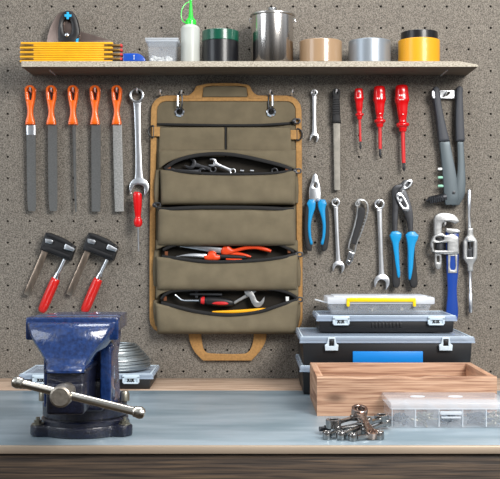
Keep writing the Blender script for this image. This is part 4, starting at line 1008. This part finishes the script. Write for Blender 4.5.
# ---------------------------------------------------------------- pile of small socket wrenches
def at(px, py, z=0):      # point above the bench whose foot shows at px,py
    D = (CZ-BZ-z)*1000/(py-239.5)
    return Vector(((px-250)*D/1000, D-CD, BZ+z))
def stubby(a, b, ra, rb, ha, hb_, w_, th, lab, m_):
    """double ended key: socket rings with vertical axis joined by a flat bar"""
    a, b = Vector(a), Vector(b); r = thing('socket_key', lab, 'wrench', (a+b)/2, 'small chrome keys in the pile')
    d = (b-a); d.normalize(); side = Vector((-d.y, d.x, 0)).normalized(); up = d.cross(side)*-1
    if up.z < 0: up = -up
    M3 = Matrix((side, d, up)).transposed()
    for c, R, h in ((a, ra, ha), (b, rb, hb_)):
        MB().lathe([(R*.62, -h/2), (R*.94, -h/2), (R, -h/2+.0008), (R, h/2-.0008), (R*.94, h/2), (R*.68, h/2), (R*.62, h/2-.001)], c, n=20, M=M3, close=True).obj('ring_end', m_, r)
    g = MB(); p0, p1 = a+d*ra*.85, b-d*rb*.85; rg = []
    for k in range(7):
        t_ = k/6; c = p0+(p1-p0)*t_; ww = w_*(1.25-.5*math.sin(PI*t_)); rg.append([c+side*ww/2-up*th/2, c+side*ww/2+up*th/2*.6, c+side*ww*.35+up*th/2, c-side*ww*.35+up*th/2, c-side*ww/2+up*th/2*.6, c-side*ww/2-up*th/2])
    g.rings(rg); g.obj('bar', m_, r)
stubby(at(333.5, 423.5, .020), at(354, 417.5, .022), .0125, .007, .014, .009, .009, .005, 'chrome key with big ring at the left side of the pile', M_nickel)
stubby(at(359.5, 411, .034), at(372, 434, .009), .0135, .0095, .012, .011, .013, .006, 'bronze-tinted key leaning on top of the pile', mat('bronzed_nickel', (176, 154, 142), .26, 1))
stubby(at(327, 435, .007), at(361, 423, .014), .0072, .0065, .012, .010, .008, .005, 'chrome key lying lowest at the front left of the pile', M_nickel)
stubby(at(341, 435, .008), at(381.5, 418, .018), .0080, .0125, .011, .012, .0095, .006, 'chrome key pointing right with its ring beside the clear box', M_nickel)
stubby(at(353, 437, .006), at(379, 435, .007), .0075, .0080, .011, .012, .009, .005, 'short chrome key lying at the front right of the pile', M_nickel)
stubby(at(337, 429, .012), at(368, 421, .020), .007, .007, .010, .010, .008, .004, 'chrome key lying across the back of the pile', M_nickel)
stubby(at(386, 423, .010), at(365, 431, .008), .008, .007, .011, .010, .008, .005, 'small chrome key touching the clear box', M_nickel)
g = MB(); p = at(323, 429, .008); g.tube([p-Vector((.006, 0, 0)), p+Vector((.004, .002, 0))], .004, 10); g.tube([p+Vector((.003, .002, 0)), p+Vector((.012, .004, 0))], .0062, 6)
tag(g.obj('hex_bit', M_gun), 'dark hex bit at the left tip of the pile', 'bit')

# ================================================================ bench vise
VX = -.2745; VY = 1.665-CD
v = thing('bench_vise', 'large blue cast iron bench vise with steel handle bar', 'vise', Vector((VX, VY, BZ)))
def vb(g, x0, x1, y0, y1, z0, z1, bev=.003):   # local box: y measured as distance from the camera
    g.box((VX+(x0+x1)/2, (y0+y1)/2-CD, BZ+(z0+z1)/2), (x1-x0, y1-y0, z1-z0), bev, seg=3)
# base flange with lugs
g = MB()
out = []
for k in range(96):
    a = 2*PI*k/96; rr_ = .0735
    for la in (math.radians(-30), math.radians(210), math.radians(90)):
        dlt = (a-la+PI) % (2*PI)-PI
        rr_ = max(rr_, .0735+.0185*math.exp(-(dlt/.22)**4))
    out.append((rr_*math.cos(a), rr_*math.sin(a)))
g.plate([out], 0, .018, .003, flat=True, M=Matrix.Translation((VX, VY, BZ+.0092)), res=2)
g.obj('swivel_base', M_visedark, v)['label'] = 'dark blue base flange'
MB().lathe([(0, .017), (.0715, .017), (.0715, .024), (.069, .0265), (0, .0265)], (VX, VY, BZ), n=56).obj('base_ring', M_visedark, v)
MB().lathe([(0, .025), (.065, .025), (.065, .029), (.0695, .030), (.0695, .048), (.067, .051), (0, .051)], (VX, VY, BZ), n=56).obj('swivel_plate', M_visedark, v)
for sx in (-1, 1):
    c = (VX+sx*.0705, VY-.039, BZ+.018)
    g = MB(); g.lathe([(0, 0), (.0095, 0), (.0095, .002), (0, .002)], c, n=20); g.lathe([(0, .002), (.0064, .002), (.0064, .007), (0, .0075)], c, n=6); g.lathe([(0, .0075), (.0034, .0075), (.0034, .012), (0, .0125)], c, n=14); g.obj('anchor_bolt', M_bolt, v)
# lock screws at the sides of swivel plate
for sx in (-1, 1):
    c = Vector((VX+sx*.067, VY-.010, BZ+.052)); g = MB(); g.lathe([(0, 0), (.008, 0), (.008, .012), (.006, .016), (0, .017)], c, n=20); g.obj('lock_bolt', M_bolt, v)
# fixed body: tapering angular column with shoulder
g = MB(); rg = []
for z, hw, y0, y1 in ((.050, .056, 1.615, 1.715), (.060, .053, 1.615, 1.712), (.120, .050, 1.612, 1.712), (.150, .053, 1.605, 1.722), (.158, .047, 1.605, 1.735), (.170, .060, 1.602, 1.75), (.192, .060, 1.602, 1.75)):
    c = .010
    ring = [(-hw+c, y0), (hw-c, y0), (hw, y0+c), (hw, y1-c), (hw-c, y1), (-hw+c, y1), (-hw, y1-c), (-hw, y0+c)]
    rg.append([Vector((VX+a, b-CD, BZ+z)) for a, b in ring])
g.rings(rg); g.obj('fixed_body', M_vise, v)
g = MB(); rg = []
# side shoulder wing seen right of slide
for z, x0_, x1_ in ((.052, .030, .0545), (.135, .034, .0545), (.151, .040, .0545)):
    pass
vb(g, -.0655, .0655, 1.592, 1.622, .160, .1985, .003); g.obj('fixed_jaw', M_vise, v)
g = MB(); vb(g, -.0645, .0645, 1.583, 1.592, .172, .1985, .001); g.obj('jaw_plate', M_jaw, v)
# moving jaw: block
g = MB(); vb(g, -.0715, .0715, 1.540, 1.569, .1635, .1985, .003); g.obj('moving_jaw', M_vise, v)
g = MB(); vb(g, -.0700, .0700, 1.569, 1.577, .172, .1985, .001); g.obj('jaw_plate', M_jaw, v)
# fan-shaped web: front face leans, sides sweep in like a flared bell
g = MB(); rg = []
prof = [(.1915, .0640, 1.530, 1.552), (.189, .0640, 1.524, 1.552), (.183, .0620, 1.517, 1.552), (.173, .0580, 1.511, 1.552), (.162, .0510, 1.506, 1.552), (.151, .0425, 1.501, 1.556), (.142, .0360, 1.4965, 1.56), (.134, .0305, 1.491, 1.565), (.128, .0285, 1.4845, 1.57), (.125, .0283, 1.480, 1.57), (.121, .0278, 1.480, 1.57)]
for z, hw, y0, y1 in prof:
    c = .004; back = min(.073, hw+.008) if z > .15 else hw
    ring = [(-hw+c, y0-.0005), (0, y0-.003), (hw-c, y0-.0005), (hw, y0+c), (back, y1), (-back, y1), (-hw, y0+c)]
    rg.append([Vector((VX+a, b-CD, BZ+z)) for a, b in ring])
g.rings(rg); fan = g.obj('moving_jaw_web', M_vise, v, angle=50)
# slide box below
g = MB(); vb(g, -.0275, .0275, 1.487, 1.66, .058, .124, .004); vb(g, -.031, .031, 1.485, 1.60, .119, .125, .002)
vb(g, -.0285, .0285, 1.483, 1.56, .058, .106, .005); g.obj('slide', M_visedark, v)
# column foot linking slide and fixed body sides
g = MB(); vb(g, -.052, .052, 1.604, 1.70, .050, .095, .010); vb(g, -.045, .045, 1.56, 1.70, .050, .064, .004); g.obj('body_skirt', M_visedark, v)
for sx in (-1, 1):
    g = MB(); vb(g, min(sx*.036, sx*.0535), max(sx*.036, sx*.0535), 1.588, 1.64, .052, .148, .003); g.obj('guide_rail', M_vise, v)
# anvil
g = MB(); vb(g, -.035, .035, 1.73, 1.80, .150, .178, .006); g.obj('anvil', M_visedark, v)
# screw hub and handle bar
hc = Vector(((62-250)*1.44/1000, 1.44-CD, CZ+(239.5-395.5)*1.44/1000))
d = (Vector(((143-250)*1.437/1000, 0, -(414-239.5)*1.437/1000)) - Vector(((14-250)*1.437/1000, 0, -(381-239.5)*1.437/1000))); ln = d.length; d.normalize()
MB().lathe([(0, -.016), (.0125, -.016), (.0152, -.0135), (.0158, -.010), (.0158, .012), (.013, .014), (.0125, .048), (0, .048)], hc, 'Y', 40).obj('screw_hub', M_hub, v)
A = Vector(((14-250)*1.437/1000, 1.437-CD, CZ-(381.5-239.5)*1.437/1000)); B = Vector(((143-250)*1.437/1000, 1.437-CD, CZ-(413.5-239.5)*1.437/1000))
g = MB(); D_ = (B-A).normalized(); Ln = (B-A).length
pr = [(0, -.003), (.004, -.003), (.0072, -.001), (.0088, .003), (.0088, .006), (.0078, .0105), (.0082, .0125), (.0066, .014), (.0062, .015)]
pr2 = pr + [(r_, Ln-h_) for r_, h_ in pr[::-1]]
q = D_.to_track_quat('Z', 'Y').to_matrix()
g.lathe(pr2, A, n=28, M=q); g.obj('handle_bar', M_barst, v)['label'] = 'shiny steel handle bar with knobbed ends'
